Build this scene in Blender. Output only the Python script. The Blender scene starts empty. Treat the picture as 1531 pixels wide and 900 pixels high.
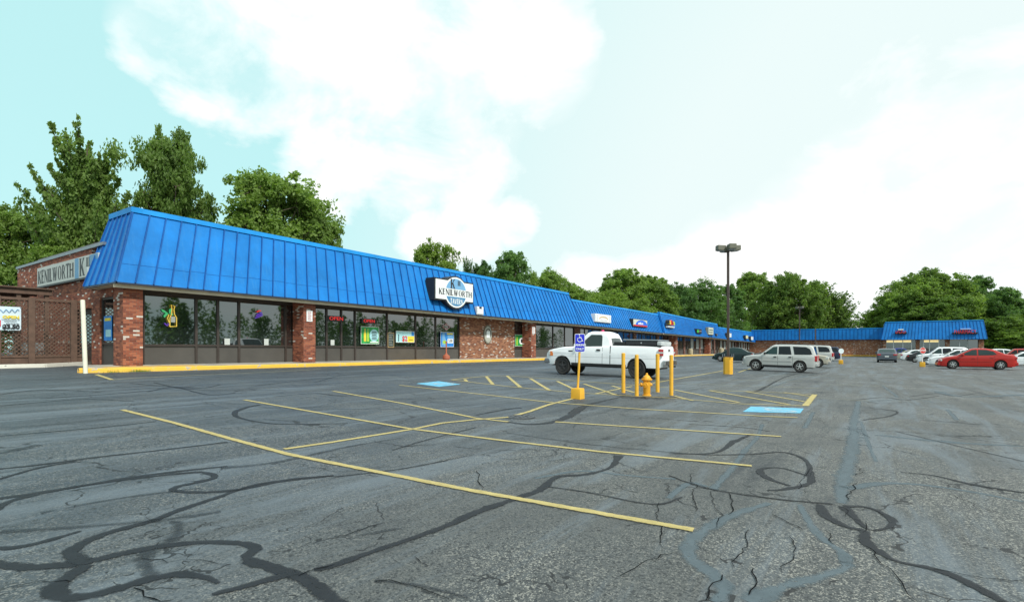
import bpy, bmesh, math, random
import numpy as np
from mathutils import Vector, Matrix
random.seed(7)
SC = bpy.context.scene
COL = SC.collection
PI = math.pi
# ---------------------------------------------------------------- frame: X runs along the shop front, Y towards it
n_ = math.hypot(.559, .829); CU, CS = .559/n_, .829/n_
F = 778.; HY = 520.; CX = 765.5; CZ = 1.5
def g(u, s): return .10+.023*min(max(s, 0), 34)-.005*(min(max(u, -16), 144)-14)
def ray(px, py):
    r = (px-CX)/F
    return (CS+r*CU, CU-r*CS, (HY-py)/F)
def G(px, py, dz=0.):                     # where a sight line meets the ground
    d = ray(px, py); t = 10
    for _ in range(200):
        t2 = (g(d[0]*t, d[1]*t)+dz-CZ)/d[2] if d[2] < 0 else 500
        t += (t2-t)*.3
    return Vector((d[0]*t, d[1]*t, g(d[0]*t, d[1]*t)+dz))
def onY(px, py, s):
    d = ray(px, py); t = s/d[1]; return Vector((d[0]*t, s, CZ+d[2]*t))
def onX(px, py, u):
    d = ray(px, py); t = u/d[0]; return Vector((u, d[1]*t, CZ+d[2]*t))
def depth(p): return p[0]*CS+p[1]*CU
def PM(p): return F/depth(p)              # pixels per metre at p

# ---------------------------------------------------------------- materials
def nodes(name):
    m = bpy.data.materials.new(name); m.use_nodes = True
    nt = m.node_tree; return m, nt, nt.nodes['Principled BSDF']
def N(nt, typ, **kw):
    n = nt.nodes.new(typ)
    for k, v in kw.items(): setattr(n, k, v)
    return n
def ramp(nt, src, stops, interp='LINEAR'):
    r = N(nt, 'ShaderNodeValToRGB'); r.color_ramp.interpolation = interp
    e = r.color_ramp.elements
    while len(e) < len(stops): e.new(.5)
    for i, (p, c) in enumerate(stops):
        e[i].position = p; e[i].color = c if len(c) == 4 else (*c, 1)
    nt.links.new(src, r.inputs[0]); return r
def noise(nt, vec, scale, detail=4, rough=.55, dist=0):
    n = N(nt, 'ShaderNodeTexNoise'); n.inputs['Scale'].default_value = scale
    n.inputs['Detail'].default_value = detail; n.inputs['Roughness'].default_value = rough
    n.inputs['Distortion'].default_value = dist
    if vec is not None: nt.links.new(vec, n.inputs['Vector'])
    return n
def mixc(nt, fac, a, b, mode='MIX'):
    m = N(nt, 'ShaderNodeMix', data_type='RGBA', blend_type=mode)
    for i, v in ((0, fac), (6, a), (7, b)):
        if hasattr(v, 'links') or isinstance(v, bpy.types.NodeSocket): nt.links.new(v, m.inputs[i])
        elif i == 0: m.inputs[0].default_value = v
        else: m.inputs[i].default_value = (*v, 1) if len(v) == 3 else v
    return m.outputs[2]
def math_(nt, op, a, b=None, c=None):
    m = N(nt, 'ShaderNodeMath', operation=op)
    for i, v in enumerate((a, b, c)):
        if v is None: continue
        if isinstance(v, bpy.types.NodeSocket): nt.links.new(v, m.inputs[i])
        else: m.inputs[i].default_value = v
    return m.outputs[0]
def bump(nt, b, h, s=.3, d=.01):
    bn = N(nt, 'ShaderNodeBump'); bn.inputs['Strength'].default_value = s; bn.inputs['Distance'].default_value = d
    nt.links.new(h, bn.inputs['Height']); nt.links.new(bn.outputs[0], b.inputs['Normal'])
_M = {}
def mat(name, col, rough=.6, metal=0., var=.12, scale=3., spec=.5, coat=0., ior=None, emit=None, bmp=0.):
    """painted or plain surface with slight mottling of colour and gloss"""
    if name in _M: return _M[name]
    m, nt, b = nodes(name); L = nt.links
    tc = N(nt, 'ShaderNodeTexCoord')
    if var > 0:
        a = noise(nt, tc.outputs['Object'], scale, 5, .6)
        f = ramp(nt, a.outputs[0], [(.3, (0, 0, 0)), (.72, (1, 1, 1))])
        lo = [c*(1-var) for c in col]; hi = [min(1, c*(1+var*.7)) for c in col]
        L.new(mixc(nt, f.outputs[0], lo, hi), b.inputs['Base Color'])
        r = math_(nt, 'MULTIPLY_ADD', a.outputs[0], .2, max(0, rough-.1)); L.new(r, b.inputs['Roughness'])
        if bmp: bump(nt, b, noise(nt, tc.outputs['Object'], scale*12, 4).outputs[0], bmp, .01)
    else:
        b.inputs['Base Color'].default_value = (*col, 1); b.inputs['Roughness'].default_value = rough
    b.inputs['Metallic'].default_value = metal; b.inputs['Specular IOR Level'].default_value = spec
    b.inputs['Coat Weight'].default_value = coat; b.inputs['Coat Roughness'].default_value = .06
    if ior: b.inputs['IOR'].default_value = ior
    if emit: b.inputs['Emission Color'].default_value = (*emit[0], 1); b.inputs['Emission Strength'].default_value = emit[1]
    _M[name] = m; return m

def asphalt():
    m, nt, b = nodes('asphalt'); L = nt.links
    tc = N(nt, 'ShaderNodeTexCoord'); v = tc.outputs['Object']
    sep = N(nt, 'ShaderNodeSeparateXYZ'); L.new(v, sep.inputs[0])
    big = noise(nt, v, .11, 5, .6, .4)
    mid = noise(nt, v, .8, 6, .65, .6)
    fine = noise(nt, v, 60, 3, .7)
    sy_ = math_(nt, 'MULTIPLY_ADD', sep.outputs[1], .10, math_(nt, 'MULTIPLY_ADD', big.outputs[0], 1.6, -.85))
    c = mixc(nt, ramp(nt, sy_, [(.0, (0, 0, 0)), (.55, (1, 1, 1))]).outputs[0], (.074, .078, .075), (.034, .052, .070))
    c = mixc(nt, math_(nt, 'MULTIPLY', ramp(nt, mid.outputs[0], [(.42, (0, 0, 0)), (.66, (1, 1, 1))]).outputs[0], .5), c, (.088, .100, .104))
    c = mixc(nt, math_(nt, 'MULTIPLY', ramp(nt, noise(nt, v, 3.2, 5, .7).outputs[0], [(.36, (1, 1, 1)), (.50, (0, 0, 0))]).outputs[0], .35), c, (.030, .036, .041))
    wear = math_(nt, 'MAXIMUM', math_(nt, 'MULTIPLY', ramp(nt, noise(nt, v, .45, 6, .65, .8).outputs[0], [(.42, (0, 0, 0)), (.60, (1, 1, 1))]).outputs[0],
                 math_(nt, 'MULTIPLY_ADD', sep.outputs[1], -.04, 1.0)), 0.)
    stones = None
    for sc_, th in ((70, .91), (135, .82)):
        vo = N(nt, 'ShaderNodeTexVoronoi'); vo.inputs['Scale'].default_value = sc_; L.new(v, vo.inputs['Vector'])
        st = N(nt, 'ShaderNodeSeparateColor'); L.new(vo.outputs['Color'], st.inputs[0])
        e = math_(nt, 'GREATER_THAN', st.outputs[0], th); stones = e if stones is None else math_(nt, 'MAXIMUM', stones, e)
        pt = math_(nt, 'LESS_THAN', st.outputs[1], .13); pits = pt if sc_ == 70 else math_(nt, 'MAXIMUM', pits, pt)
    c = mixc(nt, math_(nt, 'MULTIPLY', stones, math_(nt, 'MULTIPLY_ADD', wear, .72, .20)), c, (.33, .32, .28))
    c = mixc(nt, math_(nt, 'MULTIPLY', pits, .9), c, (.014, .017, .019))
    c = mixc(nt, .22, c, ramp(nt, fine.outputs[0], [(.3, (.015, .016, .017)), (.7, (.14, .145, .145))]).outputs[0])
    # dry streaks along the drive lanes
    mp = N(nt, 'ShaderNodeMapping'); mp.inputs['Scale'].default_value = (.16, 1.5, 1); L.new(v, mp.inputs[0])
    stk = noise(nt, mp.outputs[0], 1.0, 6, .7, .5)
    c = mixc(nt, math_(nt, 'MULTIPLY', ramp(nt, stk.outputs[0], [(.50, (0, 0, 0)), (.62, (1, 1, 1))]).outputs[0], .55), c, (.135, .165, .19))
    c = mixc(nt, math_(nt, 'MULTIPLY', ramp(nt, stk.outputs[0], [(.33, (1, 1, 1)), (.43, (0, 0, 0))]).outputs[0], .75), c, (.022, .027, .033))
    # hairline cracks
    ds = noise(nt, v, 1.1, 4, .6)
    dv = N(nt, 'ShaderNodeVectorMath', operation='MULTIPLY_ADD'); L.new(ds.outputs['Color'], dv.inputs[0]); dv.inputs[1].default_value = (1.3, 1.3, 0); L.new(v, dv.inputs[2])
    crk = None
    for sc_, th, mk in ((.42, .009, .42), (1.4, .0055, .50), (2.9, .0026, .52)):
        ve = N(nt, 'ShaderNodeTexVoronoi', feature='DISTANCE_TO_EDGE'); ve.inputs['Scale'].default_value = sc_; L.new(dv.outputs[0], ve.inputs['Vector'])
        e = math_(nt, 'LESS_THAN', ve.outputs[0], th*sc_*1.2)
        mask = math_(nt, 'GREATER_THAN', noise(nt, v, .5+sc_*.3, 4, .7).outputs[0], mk+.06)
        e = math_(nt, 'MULTIPLY', e, mask)
        crk = e if crk is None else math_(nt, 'MAXIMUM', crk, e)
    c = mixc(nt, math_(nt, 'MULTIPLY', crk, .9), c, (.012, .013, .014))
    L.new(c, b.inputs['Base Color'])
    L.new(math_(nt, 'MULTIPLY_ADD', mid.outputs[0], .35, .42), b.inputs['Roughness'])
    b.inputs['Specular IOR Level'].default_value = .36
    h = math_(nt, 'SUBTRACT', math_(nt, 'MULTIPLY_ADD', st.outputs[0], .6, math_(nt, 'MULTIPLY', fine.outputs[0], .7)), crk)
    bump(nt, b, h, .55, .006)
    return m
def decal(name, col, cov=.9, edge=.25, scale=9., rough=.6, speck=0., under=(.06, .066, .07)):
    """paint or sealant lying on the asphalt; ragged edge through alpha"""
    m, nt, b = nodes(name); L = nt.links
    tc = N(nt, 'ShaderNodeTexCoord'); v = tc.outputs['Object']
    uv = N(nt, 'ShaderNodeSeparateXYZ'); L.new(tc.outputs['UV'], uv.inputs[0])
    nz = noise(nt, v, scale, 6, .7)
    nf = noise(nt, v, scale*6, 4, .7)
    d = math_(nt, 'ABSOLUTE', math_(nt, 'MULTIPLY_ADD', uv.outputs[1], 2, -1))
    d = math_(nt, 'ADD', d, math_(nt, 'MULTIPLY_ADD', nz.outputs[0], edge*4, -edge*2))
    a = ramp(nt, d, [(1-edge*.9, (1, 1, 1)), (1.0, (0, 0, 0))])
    wearm = ramp(nt, nf.outputs[0], [(.5+cov*.12, (1, 1, 1)), (.62+cov*.16, (0, 0, 0))])
    al = math_(nt, 'MULTIPLY', a.outputs[0], math_(nt, 'MULTIPLY', wearm.outputs[0], cov))
    c = mixc(nt, ramp(nt, nz.outputs[0], [(.35, (0, 0, 0)), (.7, (1, 1, 1))]).outputs[0], [x*.8 for x in col], [min(1, x*1.12) for x in col])
    L.new(c, b.inputs['Base Color']); L.new(al, b.inputs['Alpha']); b.inputs['Roughness'].default_value = rough; b.inputs['Specular IOR Level'].default_value = .22
    bump(nt, b, nf.outputs[0], .3, .004)
    return m
def brick(name, tones, mortar=(.17, .13, .10), white=.93):
    m, nt, b = nodes(name); L = nt.links
    tc = N(nt, 'ShaderNodeTexCoord')
    t = N(nt, 'ShaderNodeTexBrick'); L.new(tc.outputs['UV'], t.inputs['Vector'])
    t.inputs['Color1'].default_value = (0, 0, 0, 1); t.inputs['Color2'].default_value = (1, 1, 1, 1)
    t.inputs['Mortar'].default_value = (.5, .5, .5, 1); t.inputs['Scale'].default_value = 1
    t.inputs['Mortar Size'].default_value = .006; t.inputs['Mortar Smooth'].default_value = .2
    t.inputs['Brick Width'].default_value = .225; t.inputs['Row Height'].default_value = .078
    st = [(0, tones[0]), (.22, tones[1]), (.5, tones[2]), (.74, tones[3]), (white, (.62, .56, .50))]
    r = ramp(nt, t.outputs['Color'], st, 'CONSTANT')
    nz = noise(nt, tc.outputs['UV'], 14, 5, .65)
    c = mixc(nt, .45, r.outputs[0], ramp(nt, nz.outputs[0], [(.3, (.35, .3, .3)), (.75, (1.25, 1.2, 1.15))]).outputs[0], 'MULTIPLY')
    c = mixc(nt, t.outputs['Fac'], c, mortar)
    L.new(c, b.inputs['Base Color']); b.inputs['Roughness'].default_value = .88
    h = math_(nt, 'SUBTRACT', math_(nt, 'MULTIPLY', nz.outputs[0], .35), t.outputs['Fac'])
    bump(nt, b, h, .7, .01)
    return m
def foliage(name, dark, light, trans=.25):
    m, nt, b = nodes(name); L = nt.links
    tc = N(nt, 'ShaderNodeTexCoord'); oi = N(nt, 'ShaderNodeObjectInfo')
    nz = noise(nt, tc.outputs['Object'], .55, 3, .6)
    n2 = noise(nt, tc.outputs['Object'], 6, 2, .6)
    f = math_(nt, 'ADD', math_(nt, 'MULTIPLY', nz.outputs[0], .7), math_(nt, 'MULTIPLY', n2.outputs[0], .45))
    f = math_(nt, 'ADD', f, math_(nt, 'MULTIPLY_ADD', oi.outputs['Random'], .24, -.2))
    r = ramp(nt, f, [(.25, dark), (.75, light)])
    L.new(r.outputs[0], b.inputs['Base Color']); b.inputs['Roughness'].default_value = .55
    b.inputs['Specular IOR Level'].default_value = .3
    tr = N(nt, 'ShaderNodeBsdfTranslucent'); L.new(mixc(nt, 1.0, r.outputs[0], (1.2, 1.3, .6), 'MULTIPLY'), tr.inputs[0])
    ms = N(nt, 'ShaderNodeMixShader'); ms.inputs[0].default_value = trans
    out = nt.nodes['Material Output']; L.new(b.outputs[0], ms.inputs[1]); L.new(tr.outputs[0], ms.inputs[2]); L.new(ms.outputs[0], out.inputs[0])
    return m
def chipped(name, col, under, amt=.62, scale=6., rough=.55):
    m, nt, b = nodes(name); L = nt.links
    tc = N(nt, 'ShaderNodeTexCoord'); v = tc.outputs['Object']
    nz = noise(nt, v, scale, 8, .72); n2 = noise(nt, v, scale*.5, 4)
    c = mixc(nt, n2.outputs[0], [x*.78 for x in col], [min(1, x*1.15) for x in col])
    f = ramp(nt, nz.outputs[0], [(amt, (0, 0, 0)), (amt+.03, (1, 1, 1))])
    L.new(mixc(nt, f.outputs[0], c, under), b.inputs['Base Color']); b.inputs['Roughness'].default_value = rough
    bump(nt, b, nz.outputs[0], .3, .01); return m
def roofmetal(name, col):
    m, nt, b = nodes(name); L = nt.links
    tc = N(nt, 'ShaderNodeTexCoord'); v = tc.outputs['Object']
    nz = noise(nt, v, .7, 6, .65); n2 = noise(nt, v, 9, 5, .7)
    mp = N(nt, 'ShaderNodeMapping'); mp.inputs['Scale'].default_value = (5, 1, .5); L.new(v, mp.inputs[0])
    st = noise(nt, mp.outputs[0], 2, 5, .7)
    c = mixc(nt, ramp(nt, nz.outputs[0], [(.32, (0, 0, 0)), (.68, (1, 1, 1))]).outputs[0], [x*.80 for x in col], [min(1, x*1.16) for x in col])
    c = mixc(nt, math_(nt, 'MULTIPLY', ramp(nt, st.outputs[0], [(.52, (0, 0, 0)), (.70, (1, 1, 1))]).outputs[0], .30), c, (.05, .22, .46))
    c = mixc(nt, math_(nt, 'MULTIPLY', ramp(nt, n2.outputs[0], [(.68, (0, 0, 0)), (.74, (1, 1, 1))]).outputs[0], .25), c, (.02, .07, .2))
    L.new(c, b.inputs['Base Color']); L.new(math_(nt, 'MULTIPLY_ADD', nz.outputs[0], .25, .42), b.inputs['Roughness'])
    b.inputs['Specular IOR Level'].default_value = .22
    bump(nt, b, noise(nt, v, 1.4, 2).outputs[0], .12, .05)
    return m
def paint(name, col, metal=0.):
    return mat(name, col, .45, metal, .05, 2., .35, .45)

M_ASPH = asphalt()
M_LINE = decal('faded_yellow_paint', (.52, .42, .165), .84, .34, 9.)
M_LINE2 = decal('worn_pale_paint', (.50, .47, .32), .62, .45, 9.)
M_PAD = decal('faded_blue_paint', (.16, .48, .68), .9, .10, 5.)
M_PADW = decal('worn_white_paint', (.6, .68, .7), .55, .3, 12.)
M_TAR = decal('crack_sealant', (.020, .023, .027), .90, .42, 7., .6)
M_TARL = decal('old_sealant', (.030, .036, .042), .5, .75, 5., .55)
M_SEAL = decal('grey_sealcoat_band', (.115, .15, .17), .72, .6, 5., .6)
M_BRICK = brick('red_brick', [(.17, .042, .022), (.29, .080, .040), (.39, .125, .062), (.24, .064, .036)])
M_BRICK2 = brick('brown_brick', [(.19, .068, .034), (.33, .13, .065), (.42, .20, .105), (.26, .10, .055)], white=.92)
M_BRICK3 = brick('dark_brick', [(.11, .04, .028), (.17, .065, .045), (.22, .09, .062), (.13, .05, .038)], (.12, .10, .09), .95)
M_ROOF = roofmetal('blue_metal_roofing', (.007, .165, .49))
M_ROOFD = roofmetal('blue_seam_shade', (.004, .075, .28))  # roof blue darkened, the shadow lines of the ribs are in this colour
M_CAP = roofmetal('blue_ridge_flashing', (.012, .25, .64))
M_SOF = mat('tan_soffit', (.62, .54, .40), .7, 0, .2, 1.5)
M_EDGE = mat('eave_trim', (.02, .035, .07), .5)
M_BRONZE = mat('bronze_frame', (.045, .034, .028), .45, 0, .15)
M_PANEL = mat('bulkhead_panel', (.075, .068, .060), .55, 0, .15, 1.2)
M_GLASS = mat('dark_glass', (.010, .013, .013), .02, 0, 0, ior=2.5)
M_GLASSG = mat('shop_glass_green', (.02, .035, .03), .03, 0, 0, ior=2.2)
M_GLASSB = mat('blue_film_glass', (.02, .07, .17), .06, 0, .1, ior=1.9)
M_BLIND = mat('pale_blind', (.45, .47, .45), .5, 0, .2, 5)
M_WALK = mat('concrete_walk', (.36, .34, .29), .85, 0, .25, 1.2, bmp=.2)
M_KERBY = chipped('yellow_kerb_paint', (.78, .46, .05), (.42, .38, .30), .60, 3.)
M_RAMP = chipped('yellow_walk_paint', (.70, .42, .08), (.40, .36, .28), .55, 2.)
M_KERBW = chipped('whitewashed_concrete', (.62, .60, .52), (.25, .24, .21), .62, 5.)
M_WOOD = mat('brown_stained_wood', (.12, .070, .047), .75, 0, .3, 4, bmp=.2)
M_YEL = chipped('yellow_bollard_paint', (.80, .42, .035), (.16, .07, .03), .66, 5.)
M_YELC = chipped('yellow_painted_concrete', (.76, .40, .03), (.40, .30, .18), .60, 5., .8)
M_CREAM = chipped('cream_pipe_paint', (.76, .74, .60), (.45, .38, .2), .66, 6.)
M_POLE = mat('dark_bronze_pole', (.07, .045, .035), .5)
M_LAMPH = mat('lamp_housing', (.12, .12, .085), .55)
M_LENS = mat('lamp_lens', (.35, .36, .34), .2)
M_BLACK = mat('black_plastic', (.018, .018, .019), .5)
M_RUBBER = mat('tyre_rubber', (.022, .021, .020), .85, 0, .2)
M_RIMB = mat('black_rim', (.03, .03, .032), .4)
M_RIM = mat('alloy_rim', (.55, .55, .54), .3, .8, .05)
M_CHROME = mat('bumper_chrome', (.6, .6, .6), .15, 1., .05)
M_CGLASS = mat('car_glass', (.010, .030, .028), .03, 0, 0, ior=1.5)
M_CGLASS2 = mat('car_glass_tinted', (.005, .006, .009), .03, 0, 0, ior=1.42)
M_RED = mat('tail_lamp_red', (.45, .01, .012), .15, 0, 0, coat=1.)
M_LAMP = mat('head_lamp_clear', (.55, .57, .55), .12, 0, 0, coat=1.)
M_AMBER = mat('marker_amber', (.7, .18, .02), .2, 0, 0, coat=1.)
M_WHITE = mat('white_plastic', (.72, .72, .70), .45, 0, .06)
M_SIGNW = mat('sign_face_white', (.80, .83, .82), .4, 0, .05)
M_SIGNG = mat('sign_face_grey', (.45, .48, .45), .5, 0, .1)
M_SBLUE = mat('sign_sky_blue', (.17, .38, .60), .4, 0, .06)
M_SBLUE2 = mat('sign_deep_blue', (.06, .22, .40), .4, 0, .06)
M_HBLUE = mat('disabled_sign_blue', (.012, .02, .50), .35, 0, .05)
M_TERRA = mat('terracotta_plastic', (.36, .10, .05), .65)
M_ORANGE = mat('orange_print', (.75, .25, .03), .5, 0, .1)
M_YPRINT = mat('yellow_print', (.80, .62, .05), .5, 0, .1)
M_GPRINT = mat('green_print', (.02, .33, .07), .45, 0, .5, 6)
M_LIME = mat('lime_print', (.38, .60, .06), .45, 0, .3, 8)
M_RPRINT = mat('red_print', (.62, .03, .02), .45, 0, .1)
M_BPRINT = mat('blue_print', (.02, .22, .62), .45, 0, .3, 5)
M_CYAN = mat('pale_cyan_print', (.38, .68, .74), .45, 0, .15, 5)
M_BARK = mat('bark', (.10, .075, .055), .9, 0, .35, 3, bmp=.4)
M_LEAF = foliage('leaves_mid_green', (.075, .140, .030), (.24, .35, .080), .5)
M_LEAFL = foliage('leaves_light_green', (.10, .18, .030), (.28, .39, .070), .45)
M_LEAFD = foliage('leaves_deep_green', (.058, .125, .040), (.175, .30, .085), .5)
M_STEEL = mat('grey_flashing', (.22, .25, .28), .4, .5, .3, 4)
M_STUCCO = mat('roof_membrane', (.18, .18, .17), .9)
M_HYD = chipped('hydrant_yellow', (.76, .36, .02), (.35, .16, .04), .68, 12.)

# ---------------------------------------------------------------- mesh builder
_origin = {}
class MB:
    def __init__(s): s.v = []; s.f = []; s.uv = {}
    def add(s, vs, fs):
        k = len(s.v); s.v += [tuple(v) for v in vs]; s.f += [tuple(i+k for i in f) for f in fs]; return s
    def box(s, x0, x1, y0, y1, z0, z1):
        return s.add([(x0,y0,z0),(x1,y0,z0),(x1,y1,z0),(x0,y1,z0),(x0,y0,z1),(x1,y0,z1),(x1,y1,z1),(x0,y1,z1)],
                     [(0,3,2,1),(4,5,6,7),(0,1,5,4),(1,2,6,5),(2,3,7,6),(3,0,4,7)])
    def hexa(s, b, t):                     # four bottom, four top corners
        return s.add(list(b)+list(t), [(0,3,2,1),(4,5,6,7),(0,1,5,4),(1,2,6,5),(2,3,7,6),(3,0,4,7)])
    def quad(s, a, b, c, d): return s.add([a,b,c,d], [(0,1,2,3)])
    def poly(s, pts): return s.add(pts, [tuple(range(len(pts)))])
    def prism(s, pts, d):                  # outline extruded along d
        n = len(pts); d = Vector(d); P = [Vector(p) for p in pts]
        return s.add(P+[p+d for p in P], [tuple(range(n))[::-1], tuple(range(n, 2*n))]+[(i,(i+1)%n,n+(i+1)%n,n+i) for i in range(n)])
    def tube(s, pts, r, n=10, cap=True):
        pts = [Vector(p) for p in pts]; R = r if isinstance(r, (list, tuple)) else [r]*len(pts)
        k = len(s.v); up = None
        for i, p in enumerate(pts):
            d = (pts[min(i+1, len(pts)-1)]-pts[max(i-1, 0)]).normalized()
            if up is None: up = Vector((0,0,1)) if abs(d.z) < .9 else Vector((1,0,0))
            a = d.cross(up).normalized(); b = d.cross(a).normalized()
            for j in range(n):
                t = 2*PI*j/n; s.v.append(tuple(p+a*R[i]*math.cos(t)+b*R[i]*math.sin(t)))
        for i in range(len(pts)-1):
            for j in range(n):
                s.f.append((k+i*n+j, k+i*n+(j+1)%n, k+(i+1)*n+(j+1)%n, k+(i+1)*n+j))
        if cap:
            s.f.append(tuple(k+j for j in range(n))[::-1]); s.f.append(tuple(k+(len(pts)-1)*n+j for j in range(n)))
        return s
    def lathe(s, prof, c=(0,0,0), axis='z', n=24):   # prof: (radius, height)
        k = len(s.v)
        for (r, h) in prof:
            for j in range(n):
                t = 2*PI*j/n; a, b = r*math.cos(t), r*math.sin(t)
                p = (a, b, h) if axis == 'z' else ((a, h, b) if axis == 'y' else (h, a, b))
                s.v.append((p[0]+c[0], p[1]+c[1], p[2]+c[2]))
        for i in range(len(prof)-1):
            for j in range(n):
                s.f.append((k+i*n+j, k+i*n+(j+1)%n, k+(i+1)*n+(j+1)%n, k+(i+1)*n+j))
        s.f.append(tuple(k+j for j in range(n))[::-1]); s.f.append(tuple(k+(len(prof)-1)*n+j for j in range(n)))
        return s
    def build(s, name, m, parent=None, local=False, bevel=0., smooth=False, fix=True):
        o_ = Vector((0,0,0))
        if parent is not None: o_ = _origin.get(parent.name, Vector((0,0,0)))
        elif not local and s.v:
            a = np.array(s.v); o_ = Vector(((a[:,0].min()+a[:,0].max())/2, (a[:,1].min()+a[:,1].max())/2, a[:,2].min()))
        if local: o_ = Vector((0,0,0))
        me = bpy.data.meshes.new(name)
        me.from_pydata([(v[0]-o_.x, v[1]-o_.y, v[2]-o_.z) for v in s.v], [], s.f); me.validate()
        bm = bmesh.new(); bm.from_mesh(me)
        if fix: bmesh.ops.recalc_face_normals(bm, faces=bm.faces)
        if bevel > 0:
            ed = [e for e in bm.edges if len(e.link_faces) == 2 and e.calc_face_angle(0) > .6]
            bmesh.ops.bevel(bm, geom=ed, offset=bevel, segments=2, affect='EDGES', profile=.6)
        if smooth:
            for f in bm.faces: f.smooth = True
            for e in bm.edges:
                if len(e.link_faces) == 2: e.smooth = e.calc_face_angle(0) < .62
        uv = bm.loops.layers.uv.new('UVMap')
        for f in bm.faces:
            n = f.normal; ax = max(range(3), key=lambda i: abs(n[i]))
            for l in f.loops:
                c = l.vert.co+o_
                l[uv].uv = (c.y, c.z) if ax == 0 else ((c.x, c.z) if ax == 1 else (c.x, c.y))
        bm.to_mesh(me); bm.free()
        me.materials.append(m)
        o = bpy.data.objects.new(name, me); COL.objects.link(o)
        if parent is not None: o.parent = parent
        else: o.location = o_
        _origin[o.name] = o_ if not local else Vector((0,0,0))
        return o
def tag(o, label=None, cat=None, group=None, kind=None):
    for k, v in (('label', label), ('category', cat), ('group', group), ('kind', kind)):
        if v: o[k] = v
    return o
def thing(name, label, cat, loc, group=None, rz=0.):
    o = bpy.data.objects.new(name, None); COL.objects.link(o); o.location = loc; o.rotation_euler.z = rz
    o.empty_display_size = .2
    _origin[o.name] = Vector(loc); return tag(o, label, cat, group)
def ribbon(mb_list, pts, w, dz):
    """flat strip over the ground; uv.y runs 0..1 across"""
    P = [Vector(p) for p in pts]
    Q = [P[0]]
    for a, b in zip(P, P[1:]):
        n = max(1, int((b-a).length/.5)); n = min(n, 60)
        for i in range(1, n+1): Q.append(a.lerp(b, i/n))
    mb_list.append((Q, w, dz))
def smoothpts(P, k=6):
    """Catmull-Rom through the points"""
    P = [Vector(p) for p in P]; out = []
    for i in range(len(P)-1):
        p0 = P[max(i-1, 0)]; p1 = P[i]; p2 = P[i+1]; p3 = P[min(i+2, len(P)-1)]
        for j in range(k):
            t = j/k
            out.append(.5*((2*p1)+(-p0+p2)*t+(2*p0-5*p1+4*p2-p3)*t*t+(-p0+3*p1-3*p2+p3)*t**3))
    out.append(P[-1]); return out
def build_ribbons(name, lst, m):
    me = bpy.data.meshes.new(name); V = []; Fc = []; UV = []
    for (Q, w, dz) in lst:
        W = w if isinstance(w, (list, tuple)) else [w]*2
        k = len(V); L = 0
        for i, p in enumerate(Q):
            d = (Q[min(i+1, len(Q)-1)]-Q[max(i-1, 0)]); d.z = 0; d.normalize()
            nrm = Vector((-d.y, d.x, 0)); t = i/max(1, len(Q)-1)
            x = t*(len(W)-1); a = min(int(x), len(W)-2); ww = (W[a]+(W[a+1]-W[a])*(x-a))*(1+.14*math.sin(i*1.7)*math.sin(i*.61+k) if len(Q) > 12 and dz < .007 else 1)*(.86 if dz < .007 else 1)
            for sgn, vv in ((-1, 0), (1, 1)):
                q = p+nrm*sgn*ww/2; V.append((q.x, q.y, g(q.x, q.y)+dz)); UV.append((L, vv))
            if i: 
                Fc.append((k+2*i-2, k+2*i-1+0, k+2*i+1, k+2*i))
            L += .2
    me.from_pydata(V, [], Fc)
    u = me.uv_layers.new(name='UVMap')
    for l in me.loops: u.data[l.index].uv = UV[l.vertex_index]
    me.materials.append(m); me.update()
    bm = bmesh.new(); bm.from_mesh(me)
    for f in bm.faces:
        if f.normal.z < 0: f.normal_flip()
    bm.to_mesh(me); bm.free()
    o = bpy.data.objects.new(name, me); COL.objects.link(o); o['kind'] = 'structure'; return o
def px(*pts): return [G(a, b) for a, b in pts]

# ---------------------------------------------------------------- ground
def ground():
    mb = MB(); U = [-900, -16, 144, 1200]; S = [-900, 0, 34, 1200]
    for i, u in enumerate(U):
        for j, s in enumerate(S): mb.v.append((u, s, g(u, s)))
    for i in range(3):
        for j in range(3): mb.f.append((i*4+j, (i+1)*4+j, (i+1)*4+j+1, i*4+j+1))
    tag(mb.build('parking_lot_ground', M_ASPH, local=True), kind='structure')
ground()

# painted lines
YL = []
for pts, w in [
    ([(183,613),(262,633),(340,655),(433,680),(700,733),(1037,793)], .10),
    ([(365,598),(480,618),(617,642),(760,660),(900,676),(1124,697)], .095),
    ([(498,585),(600,603),(708,624.5)], .10), ([(708,625),(760,631)], .10), ([(830,631),(1000,642),(1168,653)], .10),
    ([(597,576),(740,592),(825,602),(960,612),(1150,623),(1192,624.5)], .10),
    ([(425,672),(500,661),(617,642),(660,633),(708,628),(761,624)], .10), ([(761,624),(790,616),(821,605),(857,596)], .11),
    ([(890,589),(919,583),(945,578)], .10),
    ([(675,568),(700,565),(735,562),(762,562),(800,565),(880,571),(960,577),(1008,580)], .10),
    ([(675,568),(760,578),(870,588),(1000,595),(1108,604),(1206,607)], .10),
    ([(1218,590),(1204,607)], .17), ([(1062,584),(1130,585.5),(1218,590)], .09),
    ([(695,567),(697.5,570.5)], .14), ([(727,563),(737,575)], .14), ([(758,562),(778,579)], .14), ([(793,566),(822,584)], .14),
    ([(833,570),(860,583)], .13), ([(873,574),(922,591)], .13), ([(915,577),(948,587)], .12),
    ([(1007.7,583),(1105.5,602)], .13), ([(1060,584),(1180,605)], .13), ([(1115.5,585.5),(1203,600.6)], .12), ([(1173,587),(1211,592.6)], .12),
    ([(1007.7,592),(1035.5,599)], .12),
    ([(975,573),(1069,556.7),(1087,553)], .12), ([(1104,556.7),(1122,551)], .12),
    ([(144,560),(167.5,568)], .14)]:
    ribbon(YL, px(*pts), w, .009)
build_ribbons('parking_lines', YL, M_LINE)
WL = []
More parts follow.
